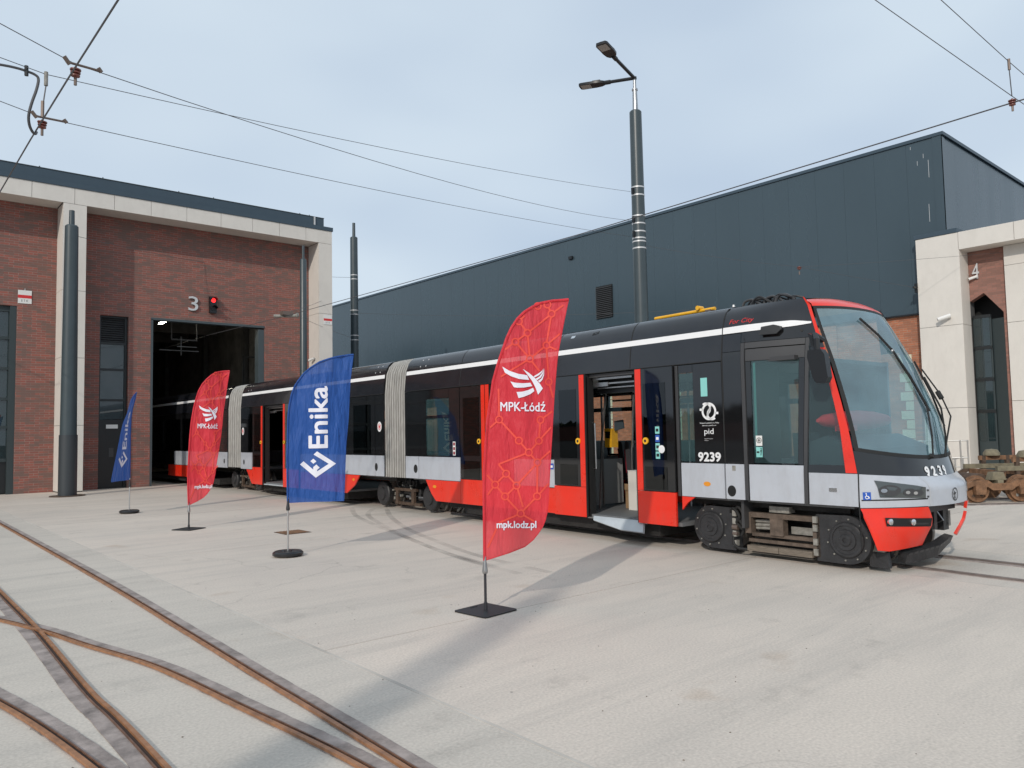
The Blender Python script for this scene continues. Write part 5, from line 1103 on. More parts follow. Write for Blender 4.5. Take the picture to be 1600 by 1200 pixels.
def cab_roof(v, t):
    a = 1 - abs(2 * v - 1) ** 2; back = .18 * min(1, t * 30); q = N(v, 3.2) + dF * .175 + Vector((0, 0, .004 + .06 * a)); l = .30 + (W - .60) * v; p = Ff(8.13, l, interp(min(l, W - l), PLL, PZ))
    c = p.lerp(q, t); c.z = p.z + (q.z - p.z) * t ** 1.6; return c
cr_.grid(cab_roof, ce, rows); build('roof', cr_, 'roofblack', tram, fix=False, angle=60)
# far side of the cab
fcs = lambda u, z: Ff(9.1 + (pr_(z) - 9.1) * u, W - sl(9.1 + (pr_(z) - 9.1) * u, z), z)
fc_ = MB(); fc_.grid(fcs, [0, .25, .5, .75, 1], [.73, 1.0, 1.25]); fc_.grid(fcs, [0, .25, .5, .75, 1], [2.6, 2.8, 3.06, 3.2]); fc_.grid(fcs, [.85, 1], [1.25, 1.6, 2.1, 2.6]); build('far_cab_side', fc_, 'black', tram, fix=False)
build('far_cab_window', MB().grid(fcs, [0, .3, .6, .85], [1.25, 1.6, 2.1, 2.6]), 'clearglass', tram, fix=False)
npatch('silver_nose', lambda v: .722, zs_, 'silver', 8)
sm_ = MB()
for i in range(8):
    z0 = .73 + i * .04; z1 = z0 + .04
    if z1 > 1.05: break
    sm_.add([N(.288, z0, .003), N(.291, z0, .003), N(.291 - .0, z1, .003), N(.288, z1, .003)], [(0, 1, 2, 3)])
build('nose_seam', sm_, 'band', tram, fix=False)
def nstroke(name, pts, w, mat, off=.003, parent=None):
    mb = MB()
    for i in range(len(pts) - 1):
        (v0, z0), (v1, z1) = pts[i], pts[i + 1]; mb.add([N(v0, z0 - w / 2, off), N(v1, z1 - w / 2, off), N(v1, z1 + w / 2, off), N(v0, z0 + w / 2, off)], [(0, 1, 2, 3)])
    return build(name, mb, mat, parent or tram, fix=False)
nstroke('nose_groove', [(.005 + .03 * i, .808) for i in range(10)], .014, 'rubber')
nstroke('nose_groove', [(v, .722) for v in VS if v < .3], .008, 'rubber', .002)
# vertical seam where the nose joins the side
rect(spF, 'nose_seam', 9.84, 9.853, .3, 1.10, 'rubber', -.004, .004, gap=0)
# head lamp
hl = MB(); q = [(.057, 1.022), (.265, .935), (.262, .816), (.066, .838)]
def quad_uv(q, a, b): return ((1 - a) * (1 - b) * q[0][0] + a * (1 - b) * q[1][0] + a * b * q[2][0] + (1 - a) * b * q[3][0], (1 - a) * (1 - b) * q[0][1] + a * (1 - b) * q[1][1] + a * b * q[2][1] + (1 - a) * b * q[3][1])
for sd in (0, 1):
    mir = (lambda v: 1 - v) if sd else (lambda v: v)
    mb = MB().grid(lambda a, b: N(mir(quad_uv(q, a, b)[0]), quad_uv(q, a, b)[1], .006), [i / 10 for i in range(11)], [0, .33, .66, 1])
    h_ = build('headlight', mb, 'lampglass', tram, fix=False)
    for (v, z, rv, rz, m) in ((.105, .91, .042, .058, 'post'), (.185, .885, .030, .042, 'post'), (.222, .876, .028, .036, 'post'), (.082, .91, .012, .022, 'chrome'), (.175, .885, .010, .018, 'chrome'), (.210, .876, .010, .018, 'chrome')):
        o = MB(); o.add([N(mir(v + rv * math.cos(2 * math.pi * i / 20)), z + rz * math.sin(2 * math.pi * i / 20), .009 if m == 'post' else .012) for i in range(20)], [tuple(range(20))]); build('lamp_reflector' if m == 'post' else 'lamp_bulb', o, m, h_, fix=False)
    for z in (.90, .83):
        o = MB(); o.add([N(mir(.276 + .006 * math.cos(2 * math.pi * i / 12)), z + .012 * math.sin(2 * math.pi * i / 12), .005) for i in range(12)], [tuple(range(12))]); build('lamp_screw', o, 'post', h_, fix=False)
# emblem
em = MB(); ef = lambda u, v: N(.487 + u / 2.4, .83 + v, .006)
ring2d(0, 0, .062, .075, ef, em, 24); poly2d([(-.03, -.05), (.005, -.05), (.0, -.01), (.035, .02), (.005, .02), (-.03, .05), (-.01, .01)], ef, em); poly2d([(-.045, -.01), (-.015, .0), (-.03, .03)], ef, em)
build('emblem', em, 'gatedark', tram, fix=False, smooth=False)
# wheelchair sign
mb = MB().grid(lambda a, b: N(.0105 + .026 * a, .812 + .085 * b, .004), [0, .5, 1], [0, .5, 1]); ws = build('wheelchair_sign', mb, 'blue', tram, fix=False)
wc = MB(); wf_ = lambda u, v: N(.0105 + .026 * u, .812 + .085 * v, .0065)
ring2d(.48, .36, .17, .25, wf_, wc, 16, 2.3, 6.4); stroke2d((.42, .75), (.45, .45), .10, wf_, wc); stroke2d((.45, .47), (.68, .47), .09, wf_, wc); stroke2d((.66, .48), (.80, .2), .10, wf_, wc); ring2d(.40, .84, 0, .075, wf_, wc, 10)
build('sign_print', wc, 'white', ws, fix=False, smooth=False)
# numbers
nb = MB()
for i, (c, v) in enumerate(zip('9239', (.345, .398, .462, .516))):
    f = drape(flat_text(c, 0, 0, .050, .105), lambda a, b, o, v=v, i=i: N(v + a * (.56, .64, .56, .48)[i], 1.042 + .004 * abs(v - .45) + b, .005 + o), .03, bold=.006); nb.add(f.v, f.f)
tag(build('fleet_number', nb, 'white', tram, fix=False, smooth=False), kind='stuff')
tag(build('fleet_number', drape(flat_text('9239', 7.725, 1.207, .345, .112), lambda u, v, o: spF(u, v, -.004 - o), .06, bold=.006), 'white', tram, fix=False, smooth=False), kind='stuff')
lg = MB(); cf_ = lambda u, v: spF(7.913 + u, 1.855 + v, -.004)
ring2d(0, 0, .085, .115, cf_, lg, 32)
stroke2d((-.145, .025), (-.09, .025), .03, cf_, lg); stroke2d((.09, -.025), (.145, -.025), .03, cf_, lg)
ring2d(-.048, .035, .058, .082, cf_, lg, 20, R(-75), R(130)); ring2d(.048, -.035, .058, .082, cf_, lg, 20, R(105), R(310)); stroke2d((.035, .085), (-.035, -.085), .024, cf_, lg)
put_text(lg, 'Dopravní podnik hl. m. Prahy', 1, lambda a, b: spF(7.765 + a, 1.690 + b, -.004), .005, fitw=.30, fith=.024); put_text(lg, 'akciová společnost', 1, lambda a, b: spF(7.80 + a, 1.660 + b, -.004), .005, fitw=.22, fith=.02)
put_text(lg, 'pid', 1, lambda a, b: spF(7.83 + a, 1.535 + b, -.004), .02, fitw=.145, fith=.098)
put_text(lg, 'Pražská integrovaná', 1, lambda a, b: spF(7.83 + a, 1.492 + b, -.004), .003, fitw=.13, fith=.012); put_text(lg, 'doprava', 1, lambda a, b: spF(7.83 + a, 1.470 + b, -.004), .003, fitw=.06, fith=.012)
build('operator_print', lg, 'white', tram, fix=False, smooth=False)
fcity = MB(); put_text(fcity, 'For City', 1, lambda a, b: spF(8.22 + a + b * .35, 2.945 + b, -.004), .0, fitw=.34, fith=.075); build('script_print', fcity, 'redsign', tram, fix=False, smooth=False)
# round crests near the bellows, sticker strip
for fr, s, nm in ((spT, 8.62, 0), (spT, .75, 0)):
    c = spot(fr, 'round_crest', s, 1.80, .085, 'white', -.004, rz=.11); cr = MB(); ring2d(s, 1.80, .055, .066, lambda a, b: fr(a, b, -.006), cr, 20); poly2d([(s - .03, 1.83), (s + .03, 1.83), (s + .03, 1.79), (s, 1.75), (s - .03, 1.79)], lambda a, b: fr(a, b, -.006), cr); build('crest_print', cr, 'redsign', c, fix=False, smooth=False)
ss_ = rect(spF, 'sticker_strip', 2.06, 2.15, 1.21, 1.475, 'white', -.004, .002); spm = MB()
for k in range(3): poly2d([(2.075, 1.23 + k * .085), (2.135, 1.23 + k * .085), (2.135, 1.285 + k * .085), (2.075, 1.285 + k * .085)], fz(-.006), spm)
build('sticker_print', spm, 'seatred', ss_, fix=False, smooth=False)

# ---- red bumper, cavity, plough
def bump(name, vs, za, zb_, mat, off, parent=None, nzz=8): return npatch(name, za, zb_, mat, nzz, vs, off, parent)
def ztopb(v): return .718
def zbotb(v): return interp(v, [0, .016, .08, .30, .31], [.62, .27, .250, .278, .40])
vb = [.0, .004, .008, .012, .016, .03, .05, .08, .12, .16, .20, .24, .275]
bz = MB(); nn = 10
def bumper_pt(v, t, off=.0):
    z0 = zbotb(v); z = z0 + (.718 - z0) * t; bulge = .02 * math.sin(math.pi * min(1, t * 1.15)); return N(v, z, off + bulge)
bm_ = MB().grid(lambda v, t: bumper_pt(v, t), vb, [i / nn for i in range(nn + 1)])
edge = []; base = len(bm_.v)
ie = [(.275, .718), (.312, .585), (.318, .507), (.300, .278)]
for t in [i / nn for i in range(nn + 1)]:
    z = .278 + (.718 - .278) * t; v = interp(z, [.278, .507, .585, .718], [.300, .318, .312, .275]); bm_.v.append(tuple(N(v, z, .0)))
ci = len(vb) - 1; k = len(vb)
bm_.f += [(j * k + ci, base + j, base + j + 1, (j + 1) * k + ci) for j in range(nn)]
bp_ = build('bumper', bm_, 'red', tram, fix=False, angle=60)
npatch('bumper_slot', lambda v: .525 - .1 * (v - .07), lambda v: .618 - .1 * (v - .07), 'dark', 2, [.072 + .0225 * i for i in range(11)], .024, bp_)
for v, z in ((.088, .572), (.188, .562)):
    o = MB().disc(N(v, z, .02), -dF * .9 - nF * .3, [(0, .036), (.02, .034), (.026, .02)], 16); build('fog_lamp', o, 'chrome', bp_)
nstroke('slot_trim', [(.20 + .02 * i, .545 - .002 * i) for i in range(5)], .02, 'gear', .028, bp_)
br2 = MB().grid(lambda v, z: N(v, z, .01), [.70, .78, .86, .94, 1.0], [.60, .66, .718]); bo_ = build('bumper', br2, 'red', tram, fix=False)
be = MB()
for row in ([(.640, .722), (.668, .722), (.660, .665), (.648, .64)], [(.672, .60), (.690, .585), (.684, .50), (.668, .52)], [(.668, .52), (.684, .50), (.668, .40), (.650, .43)], [(.650, .43), (.668, .40), (.650, .315), (.625, .335)]):
    n0 = len(be.v); be.v += [tuple(N(v, z, .020)) for v, z in row] + [tuple(N(v, z, -.012)) for v, z in row]; be.f += [tuple(n0 + i for i in q) for q in ((0, 1, 2, 3), (7, 6, 5, 4), (0, 4, 5, 1), (1, 5, 6, 2), (2, 6, 7, 3), (3, 7, 4, 0))]
tag(build('bumper_edge', be, 'red', bo_, smooth=False), kind='stuff')
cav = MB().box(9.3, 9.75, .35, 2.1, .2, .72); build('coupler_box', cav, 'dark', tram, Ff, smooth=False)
cp = MB().box(9.7, 10.02, .95, 1.10, .42, .55).box(9.75, 10.12, 1.25, 1.33, .40, .68).box(9.75, 10.1, 1.55, 1.7, .36, .60).box(9.9, 10.18, .8, 1.7, .62, .70); build('coupler_frame', cp, 'gear', tram, Ff, smooth=False)
cp = MB().box(9.95, 10.08, .78, .92, .44, .62).box(10.0, 10.1, 1.62, 1.76, .40, .58).box(9.9, 10.02, .7, 1.0, .36, .43); tag(build('coupler_bracket', cp, 'dirtymetal', tram, Ff, smooth=False), kind='stuff')
o = MB().tube([Ff(10.05, .9, .66), Ff(10.14, 1.05, .6), Ff(10.12, 1.15, .5), Ff(10.02, 1.12, .42)], .012, 6).tube([Ff(10.1, 1.35, .62), Ff(10.16, 1.4, .5), Ff(10.0, 1.4, .42)], .01, 6); build('coupler_hose', o, 'steel', tram)
# plough under the nose
pw = MB(); pts = [(10.11, .52, .085, .205), (10.18, .78, .10, .235), (10.235, 1.05, .12, .26), (10.17, 1.46, .18, .285), (10.12, 1.72, .20, .285)]
for (a, l, z0, z1) in pts: pw.v += [tuple(Ff(*q)) for q in ((a - .02, l, z0), (a + .02, l - .01, z1), (a - .09, l + .02, z1 + .015), (a - .11, l + .03, z0 + .01))]
for i in range(4):
    for j in range(4): pw.f.append((4 * i + j, 4 * i + (j + 1) % 4, 4 * i + 4 + (j + 1) % 4, 4 * i + 4 + j))
pw.f += [(0, 1, 2, 3), (16, 17, 18, 19)]
pg = build('plough', pw, 'gear', tram, smooth=False)
ps = MB()
for i in range(3):
    A_, B_ = pts[i], pts[i + 1]; nseg = 3
    for kk in range(nseg):
        q = []
        for t, up in ((kk + .15, .78), (kk + .85, .78), (kk + .85, .97), (kk + .15, .97)):
            t /= nseg; a, l, z0, z1 = [A_[m] + (B_[m] - A_[m]) * t for m in range(4)]; q.append(Ff(a - .02 + .04 * up + .006, l - .012, z0 + (z1 - z0) * up))
        ps.add(q, [(0, 1, 2, 3)])
tag(build('plough_strip', ps, 'post', pg, fix=False, smooth=False), kind='stuff')
for s, l in ((9.95, .55), (9.98, 1.1), (9.95, 1.7)): build('plough_stay', MB().tube([Ff(s, l, .14), Ff(s - .25, l, .42)], .025, 6), 'gear', pg)
build('rail_guard_plate', MB().add([(9.80, .30, .05), (10.02, .30, .05), (10.0, .30, .22), (9.80, .30, .22), (9.80, .36, .05), (10.02, .36, .05), (10.0, .36, .22), (9.80, .36, .22)], [(0, 1, 2, 3), (4, 7, 6, 5), (0, 4, 5, 1), (1, 5, 6, 2), (2, 6, 7, 3), (3, 7, 4, 0)]), 'gear', tram, Ff, smooth=False)
build('guard_bracket', MB().box(9.78, 9.98, .28, .34, .225, .30), 'dirtymetal', tram, Ff, smooth=False)

# ---- mirror, wipers, cab fittings
mr_ = build('mirror', MB().prism([(9.44, 2.50), (9.60, 2.50), (9.64, 2.44), (9.67, 2.18), (9.64, 2.12), (9.53, 2.12), (9.49, 2.18), (9.43, 2.42)], lambda s, z, t: Ff(s, t, z), -.20, -.10), 'lampblack', tram)
build('mirror_arm', MB().tube([Ff(9.45, .12, 2.64), Ff(9.47, -.08, 2.68), Ff(9.53, -.15, 2.62), Ff(9.53, -.15, 2.48)], .035, 8), 'lampblack', mr_)
build('mirror_fin', MB().prism([(9.36, 2.72), (9.40, 2.56), (9.47, 2.55), (9.44, 2.66)], lambda s, z, t: Ff(s, t, z), -.04, .12), 'lampblack', mr_)
def wiper(pts, arm):
    w = build('wiper', MB().tube([N(v, z, .03) for v, z in pts], .011, 6), 'rubber', tram)
    build('wiper_blade', MB().tube([N(v, z, .02) for v, z in arm], .014, 6), 'rubber', w)
    build('wiper_hub', MB().disc(N(*pts[-1], .0), -dF, [(0, .03), (.04, .025)], 12), 'rubber', w)
wiper([(.445, 2.55), (.50, 2.2), (.53, 1.858), (.48, 1.5), (.435, 1.262)], [(.315, 2.93), (.40, 2.72), (.46, 2.51), (.515, 2.1), (.54, 1.78)])
w2 = build('wiper', MB().tube([N(.715, 2.30, .06), N(.72, 1.95, .12), N(.70, 1.70, .13), N(.62, 1.45, .07), N(.56, 1.24, .03)], .010, 6).tube([N(.70, 2.2, .05), N(.68, 1.8, .07), N(.64, 1.5, .05), N(.58, 1.24, .03)], .012, 6), 'rubber', tram)
build('wiper_blade', MB().tube([N(.74, 2.42, .02), N(.74, 2.0, .03), N(.72, 1.6, .03)], .013, 6), 'rubber', w2); build('wiper_bracket', MB().tube([N(.70, 1.99, .11), N(.69, 1.90, .12)], .03, 8), 'rubber', w2)
build('sensor', MB().disc(N(.455, 2.52, .02), -dF, [(0, .03), (.015, .025)], 12), 'steel', tram)
dh = MB(); 
build('dashboard', MB().prism([(9.0, 1.0), (9.72, 1.0), (9.72, 1.36), (9.35, 1.52), (9.05, 1.42)], lambda s, z, t: Ff(s, t, z), .30, 2.16), 'dash', tram, smooth=False)
rh = MB().disc(Ff(9.32, 1.12, 1.70), nF, [(-.95, .02), (-.8, .07), (-.4, .11), (0, .125), (.4, .11), (.75, .07), (.88, .02)], 18)
rh.v = [tuple(Vector(p) + Vector((0, 0, 0))) for p in rh.v]; build('red_hood', rh, 'redhood', tram)
build('red_hood_edge', MB().box(9.38, 9.5, .45, .75, 1.57, 1.64), 'redhood', tram, Ff)
build('cab_back_wall', MB().box(8.28, 8.32, .1, 1.0, .37, 2.44).box(8.28, 8.32, 1.65, 2.36, .37, 2.44), 'post', tram, Ff, smooth=False)
build('driver_seat', MB().prism([(8.55, .75), (9.0, .75), (9.0, .85), (8.68, .9), (8.62, 1.55), (8.52, 1.55)], lambda s, z, t: Ff(s, t, z), .95, 1.45), 'seat', tram)

# ---- interior seen through the open door
pol = MB()
for pts in ([(5.50, .62, 2.42), (5.36, .62, 1.5), (5.28, .62, .37)], [(5.78, .95, 2.42), (5.62, 1.05, 1.35)], [(5.0, 1.0, 2.4), (5.0, 1.0, .37)], [(6.1, 1.9, 2.4), (6.1, 1.9, .37)]): pol.tube([Ff(*p) for p in pts], .017, 8)
for pts in ([(4.6, .9, 2.2), (6.8, .9, 2.2)], [(4.6, 1.7, 2.15), (6.8, 1.7, 2.15)]): pol.tube([Ff(*p) for p in pts], .016, 8)
build('grab_pole', pol, 'steel', tram)
ph = MB(); ph.tube([Ff(5.66, .12, 1.75), Ff(5.72, .10, 1.74), Ff(5.73, .10, 1.05), Ff(5.66, .12, 1.04)], .014, 8); build('door_handle', ph, 'steel', tram)
build('ticket_validator', MB().box(5.10, 5.26, .95, 1.10, 1.35, 1.66), 'yellow', tram, Ff); build('validator_screen', MB().box(5.13, 5.23, .94, .949, 1.5, 1.61), 'dark', tram, Ff, smooth=False)
build('info_screen', MB().prism([(5.28, 1.62), (5.48, 1.66), (5.46, 1.80), (5.28, 1.78)], lambda s, z, t: Ff(s, t, z), 1.0, 1.03), 'dash', tram, smooth=False)
def seat(s, l, back=1, c='seat'):
    t = build('seat', MB().prism([(s, .75), (s + .42, .77), (s + .42, .83), (s + .06, .83), (s - .02, 1.42), (s - .10, 1.44), (s - .11, 1.36), (s - .06, .80)], lambda a, z, w: Ff(a, w, z), l, l + .44), c, tram)
    build('seat_stripe', MB().prism([(s - .115, 1.30), (s - .075, .9), (s - .065, .9), (s - .10, 1.30)], lambda a, z, w: Ff(a, w, z), l - .01, l + .45), 'seatred', t, smooth=False)
    build('seat_foot', MB().box(s + .1, s + .3, l + .1, l + .34, .365, .76), 'post', t, Ff, smooth=False)
for s in (3.0, 3.8, 4.6): seat(s, 1.92); seat(s, .12)
seat(5.1, 1.55); seat(5.1, 1.98); seat(5.9, 1.95); seat(6.7, 1.6)
build('seat_screen', MB().box(4.95, 4.98, .5, 1.5, .4, 1.15), 'seatlight', tram, Ff, smooth=False)
build('seat_rail', MB().tube([Ff(5.2, 1.5, .95), Ff(5.2, 1.5, 1.4), Ff(5.45, 1.5, 1.45), Ff(5.7, 1.5, 1.45)], .016, 8), 'steel', tram)
cb = thing('white_carton', 'tall white carton standing on the tram floor in the open doorway', 'box', Ff(6.1, .9, .37)); build('carton_body', MB().box(5.69, 5.86, .85, 1.03, .367, .98), 'cartonw', cb, Ff, smooth=False); build('carton_lid', MB().box(5.685, 5.865, .845, 1.035, .98, .99), 'plastic', cb, Ff, smooth=False)
cb = thing('cardboard_box', 'brown cardboard box on the tram floor behind the white carton', 'box', Ff(5.85, 1.2, .37)); build('box_body', MB().box(5.47, 5.62, 1.02, 1.2, .367, .72), 'card', cb, Ff, smooth=False); build('box_flap', MB().box(5.47, 5.62, 1.0, 1.019, .66, .76), 'card', cb, Ff, smooth=False)

# ---- roof gear
pn = build('pantograph_arm', MB().tube([Ff(6.05, 1.2, 3.40), Ff(7.2, 1.2, 3.41)], .026, 10), 'yellow', tram)
build('pantograph_joint', MB().disc(Ff(6.92, 1.2, 3.45), nF, [(-.06, .035), (.06, .035)], 12), 'yellow', pn); build('pantograph_foot', MB().box(6.1, 6.2, 1.15, 1.25, 3.3, 3.38).box(7.05, 7.15, 1.15, 1.25, 3.3, 3.40), 'brass', pn, Ff, smooth=False)
rc = MB(); rr = random.Random(5)
for k in range(9):
    s = 7.85 + k * .075; l = 1.0 + rr.uniform(-.12, .12); a = [(s, l, 3.30), (s + .05, l + .02, 3.36 + rr.uniform(0, .045)), (s + .16, l, 3.37 + rr.uniform(0, .045)), (s + .27, l + .05, 3.33)]
    rc.tube([Ff(*p) for p in smooth_path(a, 4)], .014, 6)
build('roof_cable', rc, 'gear', tram); rc = MB()
for k in range(4):
    s = 7.83 + k * .17; a = [(s, .95, 3.29), (s + .04, .96, 3.385), (s + .16, .97, 3.40), (s + .3, .95, 3.31)]; rc.tube([Ff(*p) for p in smooth_path(a, 5)], .018, 8)
build('roof_hose', rc, 'post', tram)
build('roof_box', MB().box(3.6, 5.7, .75, 1.7, 3.27, 3.31), 'roofblack', tram, Ff, smooth=False)
poly(spF, 'roof_lamp', [(5.22, 3.10), (5.30, 3.10), (5.31, 3.14), (5.22, 3.14)], 'chrome', -.006, .01); poly(spF, 'roof_mark', [(5.70, 3.10), (5.82, 3.12), (5.82, 3.155), (5.70, 3.135)], 'dark', -.005, .006)
build('aerial_bolt', MB().disc(Ff(8.14, .30, 3.22), (0, 0, 1), [(0, .02), (.03, .015)], 8), 'band', tram)

# ---- bellows
def bellows(fn, s0, s1, folds):
    pr2 = [(.02, .73), (.02, 1.2), (.02, 1.9), (.02, 2.5), (.06, 2.92), (.13, 3.08), (.24, 3.17), (.42, 3.22), (1.23, 3.28)]; pr2 = pr2 + [(W - l, z) for l, z in reversed(pr2[:-1])]
    mb = MB(); ns = folds * 4; rows = []
    cx, cz = W / 2, 1.9
    for i in range(ns + 1):
        s = s0 + (s1 - s0) * i / ns; ph = (i % 4); o = (.15, .0, -.016, .0)[ph] if i not in (0, ns) else .03
        row = []
        for j, (l, z) in enumerate(pr2):
            wob = .006 * math.sin(i * 2.1 + z * 3); nl_ = l + (o if l < .5 else (-o if l > W - .5 else 0)) ; nz_ = z - (o if .2 < l < W - .2 else 0)
            row.append((s + wob, nl_, nz_))
        rows += row
    k = len(pr2); mb.add(rows, [(i * k + j, i * k + j + 1, (i + 1) * k + j + 1, (i + 1) * k + j) for i in range(ns) for j in range(k - 1)])
    b = build('bellows', mb, 'bellows', tram, fn, fix=False, angle=20)
    for s in (s0 - .008, s1 - .012): 
        rm = MB(); rm.grid(lambda u, v: (s + v, pr2[u][0] - .012, pr2[u][1] + (.012 if .1 < pr2[u][0] < W - .1 else 0)), range(k), [0, .02]); build('bellows_frame', rm, 'gear', b, fn, fix=False)
bellows(Ff, -.52, .335, 9); bellows(Tf, -.53, .56, 6)

# ---- middle section, near side
rect(spT, 'header_strip', .58, 8.79, 2.495, 2.512, 'rubber', -.001, .02)
rect(spT, 'body_panel', 8.435, 8.79, 1.185, 2.49, 'black'); rect(spT, 'body_panel', 7.2, 8.425, 1.185, 2.49, 'black'); rect(spT, 'window', 7.45, 8.25, 1.21, 2.30, 'darkglass', -.004, .003)
rect(spT, 'silver_panel', 8.425, 8.79, .732, 1.18, 'silver'); rect(spT, 'silver_panel', 4.65, 8.42, .732, 1.18, 'silver'); spot(spT, 'round_cap', 8.47, .93, .06, 'rubber', rz=.085)
poly(spT, 'skirt_panel', [(4.65, .726), (7.72, .726), (7.50, .50), (7.12, .30), (4.65, .30)], 'red'); spot(spT, 'side_marker', 7.45, .62, .05, 'orange', rz=.03)
for a, b in ((4.65, 5.9), (5.9, 7.2)): rect(spT, 'body_panel', a, b, 1.185, 2.49, 'black'); rect(spT, 'window', a + .12, b - .12, 1.21, 2.30, 'darkglass', -.004, .003)
rect(spT, 'body_panel', .58, 1.08, 1.185, 2.49, 'black'); rect(spT, 'body_panel', 1.08, 1.72, 1.185, 2.49, 'black'); rect(spT, 'window', 1.15, 1.62, 1.21, 2.30, 'darkglass', -.004, .003)
rect(spT, 'silver_panel', .58, 1.08, .700, 1.18, 'silver'); rect(spT, 'silver_panel', 1.08, 1.42, .700, 1.18, 'silver'); spot(spT, 'round_cap', .83, .90, .05, 'rubber', rz=.075)
poly(spT, 'skirt_panel', [(1.02, .69), (1.72, .69), (1.72, .30), (1.42, .30)], 'red')
leaf(spT, 1.62, 2.33, 1, (1.74, 2.18), off=-.055, zlow=.30, button=2.24); leaf(spT, 3.72, 4.62, -1, (3.90, 4.45), off=-.055, zlow=.30, button=3.80)
rect(spT, 'body_panel', 1.72, 2.28, .78, 2.49, 'black'); rect(spT, 'body_panel', 3.80, 4.64, .78, 2.49, 'black')
rect(spT, 'door_column', 2.28, 2.34, .30, 2.49, 'rubber', .03, .12); rect(spT, 'door_column', 3.74, 3.80, .30, 2.49, 'rubber', .03, .12); rect(spT, 'door_sill', 2.34, 3.74, .30, .33, 'ramp', -.02, .1)
build('inner_red_post', MB().box(2.40, 2.78, .55, .62, .40, 2.35), 'red', tram, Tf, smooth=False)
ph = MB(); ph.tube([Tf(3.05, .35, 1.85), Tf(3.08, .3, 1.84), Tf(2.98, .3, .95), Tf(2.95, .35, .94)], .018, 8); ph.tube([Tf(3.2, .4, 2.35), Tf(3.62, .3, 1.5), Tf(3.66, .3, .4)], .016, 8); build('grab_pole', ph, 'steel', tram)
hd = MB()
for (a, b, l0, z0, h) in ((2.4, 3.7, .10, 2.40, .03), (2.6, 3.7, .14, 2.33, .022), (2.45, 2.8, .12, 2.28, .06)): hd.box(a, b, l0, l0 + .04, z0, z0 + h)
build('door_mechanism', hd, 'steel', tram, Tf, smooth=False)
build('inner_partition', MB().box(1.2, 4.5, 1.5, 1.55, .37, 1.15), 'seat', tram, Tf, smooth=False)
# ---- rear section, near side
s = -.54
for a, b in ((-1.05, -.545), (-2.9, -1.05), (-4.9, -2.9), (-6.9, -4.9), (-10.9, -6.9)):
    rect(spR, 'body_panel', a, b, 1.185, 2.49, 'black')
    if b - a > 1: rect(spR, 'window', a + .15, b - .15, 1.21, 2.30, 'darkglass', -.004, .003)
rect(spR, 'silver_panel', -1.0, -.545, .700, 1.18, 'silver'); rect(spR, 'silver_panel', -5.75, -1.0, .700, 1.18, 'silver'); rect(spR, 'body_panel', -10.9, -5.75, .70, 1.18, 'black'); spot(spR, 'round_cap', -.78, .90, .05, 'rubber', rz=.075)
poly(spR, 'skirt_panel', [(-6.4, .69), (-1.95, .69), (-2.15, .48), (-2.45, .30), (-6.4, .30)], 'red')

# ---- bogies
def wheelset(fr3, s, bog, near=True):
    for l, d in ((.73, -1), (1.73, 1)):
        c = fr3(s, l, .31); ax = (fr3(s, l + d, .31) - c).normalized()
        w = build('wheel', MB().disc(c, ax, [(-.08, .33), (-.05, .335), (-.04, .31), (.05, .305), (.05, .25), (.02, .24), (.02, .12), (.06, .11), (.06, 0)], 32), 'wsteel', bog)
    build('axle', MB().tube([fr3(s, .75, .31), fr3(s, 1.7, .31)], .07, 10), 'under', bog)
def jacobs(fr3, s0, s1, frame_s):
    b = build('bogie', MB().box(s0 + .25, s1 - .25, .62, .70, .28, .44).box(s0 + .25, s1 - .25, 1.76, 1.84, .28, .44).box((s0 + s1) / 2 - .2, (s0 + s1) / 2 + .2, .5, 1.9, .34, .62), 'under', tram, fr3, smooth=False)
    for s in (s0, s1):
        wheelset(fr3, s, b)
        build('gearbox_cover', MB().disc(fr3(s, .52, .31), -(fr3(s, 1, 0) - fr3(s, 0, 0)), [(0, .27), (.10, .27), (.12, .25), (.13, .15), (.16, .14), (.16, 0)], 24), 'gear', b)
    mid = (s0 + s1) / 2
    build('brake_frame', MB().box(mid - .52, mid + .38, .44, .50, .40, .46).box(mid - .46, mid - .36, .44, .50, .12, .40).box(mid + .18, mid + .28, .44, .50, .12, .40).box(mid - .52, mid + .5, .46, .52, .10, .16), 'rustdark', b, fr3, smooth=False)
    hz = MB()
    for k, (a, z, r) in enumerate(((mid - .28, .58, .12), (mid + .22, .60, .13), (mid - .02, .62, .10))):
        hz.tube([fr3(a + r * math.cos(t), .46 + .02 * k, z + r * math.sin(t)) for t in [i * math.pi / 8 for i in range(-2, 13)]], .018, 6)
    build('brake_hose', hz, 'rubber', b)
    rd = random.Random(int(s0 * 10)); mm = MB()
    for k in range(16):
        a = rd.uniform(s0 + .28, s1 - .30); z = rd.uniform(.18, .66); w = rd.uniform(.03, .09); mm.box(a, a + w, .45 + rd.uniform(0, .1), .62, z, z + rd.uniform(.03, .1))
    build('bogie_fittings', mm, 'gear', b, fr3, smooth=False); mm = MB()
    for k in range(10):
        a = rd.uniform(s0 + .3, s1 - .33); z = rd.uniform(.2, .62); mm.box(a, a + .035, .44, .50, z, z + rd.uniform(.02, .06))
    build('bolt_heads', mm, 'dirtymetal', b, fr3, smooth=False); return b
jacobs(Ff, -1.30, .62, 0); jacobs(Tf, -1.0, .92, 0)
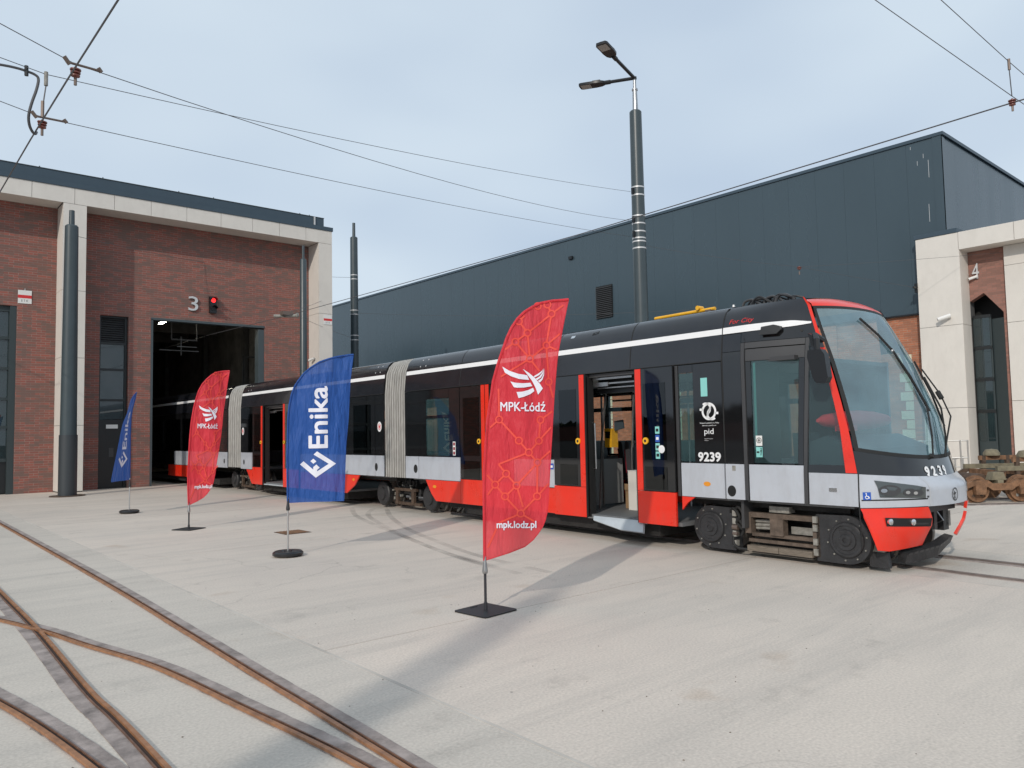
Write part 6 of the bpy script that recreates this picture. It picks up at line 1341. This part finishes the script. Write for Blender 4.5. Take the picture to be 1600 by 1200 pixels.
# front motor bogie
sA, sB = 7.74, 9.60
b = build('bogie', MB().box(8.05, 9.35, .85, .95, .30, .46).box(8.05, 9.35, 1.5, 1.6, .30, .46).box(8.5, 8.9, .5, 1.9, .36, .60), 'under', tram, Ff, smooth=False)
for s, d in ((sA, 1), (sB, -1)):
    wheelset(Ff, s, b)
    n = 28; arc = [(s + .275 * math.cos(t) * 1, .335 + .275 * math.sin(t)) for t in [math.pi / 2 + d * math.pi * i / n for i in range(n + 1)]]
    out = arc + [(s + d * .37, .06), (s + d * .37, .60)]
    gc = build('gearbox_cover', MB().prism(out, lambda a, z, t: Ff(a, t, z), .20, .36), 'gear', b, angle=25)
    build('cover_disc', MB().disc(Ff(s, .205, .335), -nF, [(0, .205), (.030, .20), (.040, .19), (.040, .165), (.030, .16), (.030, .12), (.045, .115), (.045, .07), (.06, .06), (.06, .03), (.05, .028), (.05, 0)], 32), 'gear', gc)
    bl_ = MB()
    for k in range(10):
        t = 2 * math.pi * k / 10 + .2; bl_.disc(Ff(s + .235 * math.cos(t), .197, .335 + .235 * math.sin(t)), -nF, [(0, .011), (.01, .009)], 8)
    build('cover_bolt', bl_, 'dirtymetal', gc)
    cp = MB()
    for z in (.12, .24, .40, .50): cp.box(s + d * .375 - .025, s + d * .375 + .025, .17, .24, z, z + .075)
    tag(build('clamp_plate', cp, 'dirtymetal', gc, Ff, smooth=False), kind='stuff')
    build('wheel_guard', MB().prism([(s + .36 * math.cos(t), .33 + .38 * math.sin(t)) for t in [R(35) + i * R(110) / 12 for i in range(13)]] + [(s + .33 * math.cos(t), .33 + .35 * math.sin(t)) for t in [R(145) - i * R(110) / 12 for i in range(13)]], lambda a, z, t: Ff(a, t, z), .45, .75), 'gear', b)
fr_ = MB().box(8.26, 9.27, .20, .30, .505, .565).box(8.26, 8.345, .20, .30, .30, .505).box(9.18, 9.27, .20, .30, .10, .505).box(8.62, 8.80, .19, .30, .30, .505).box(8.345, 9.18, .22, .30, .27, .31).box(8.28, 9.2, .24, .32, .19, .23)
build('brake_frame', fr_, 'brown', b, Ff, smooth=False)
build('track_brake', MB().box(8.30, 8.735, .17, .27, .085, .155).box(8.745, 9.18, .17, .27, .085, .155), 'wood', b, Ff, smooth=False)
o = MB()
for z, r in ((.40, .022), (.45, .022), (.36, .018)): o.tube([Ff(8.36, .30, z), Ff(8.62, .30, z + .01)], r, 8)
build('brake_rod', o, 'dirtymetal', b); build('inner_plate', MB().box(8.82, 9.15, .34, .36, .32, .41), 'dirtymetal', b, Ff, smooth=False); build('back_plate', MB().box(8.27, 9.27, .5, .52, .12, .62), 'dark', b, Ff, smooth=False)
build('electric_box', MB().box(8.60, 8.87, .22, .36, .58, .655), 'dirtymetal', b, Ff)
o = MB()
for pts in ([(8.05, .2, .55), (8.12, .17, .60), (8.20, .17, .50), (8.15, .18, .42), (8.22, .2, .34)], [(8.12, .18, .58), (8.2, .16, .62), (8.25, .18, .52), (8.2, .2, .40)], [(8.10, .2, .30), (8.10, .17, .16), (8.18, .17, .10), (8.30, .2, .09)], [(8.08, .22, .48), (8.18, .18, .46), (8.24, .2, .36), (8.20, .2, .26)]):
    o.tube([Ff(*p) for p in smooth_path(pts, 5)], .020, 8)
build('brake_hose', o, 'rubber', b)
build('hose_fitting', MB().tube([Ff(8.09, .18, .36), Ff(8.17, .18, .36)], .035, 10).tube([Ff(8.09, .18, .28), Ff(8.16, .18, .28)], .022, 8), 'brass', b)
o = MB()
for k in range(6): o.box(7.42 + k * .05, 7.45 + k * .05, .35, .5, .45 + (k % 3) * .06, .49 + (k % 3) * .06)
build('loose_fittings', o, 'dirtymetal', b, Ff, smooth=False)
build('sand_pipe', MB().tube([Ff(1.62, .5, .34), Ff(1.62, .48, .18), Ff(1.50, .48, .10)], .025, 8).tube([Ff(1.75, .5, .34), Ff(1.75, .48, .2), Ff(1.66, .48, .08)], .02, 8), 'dirtymetal', tram)
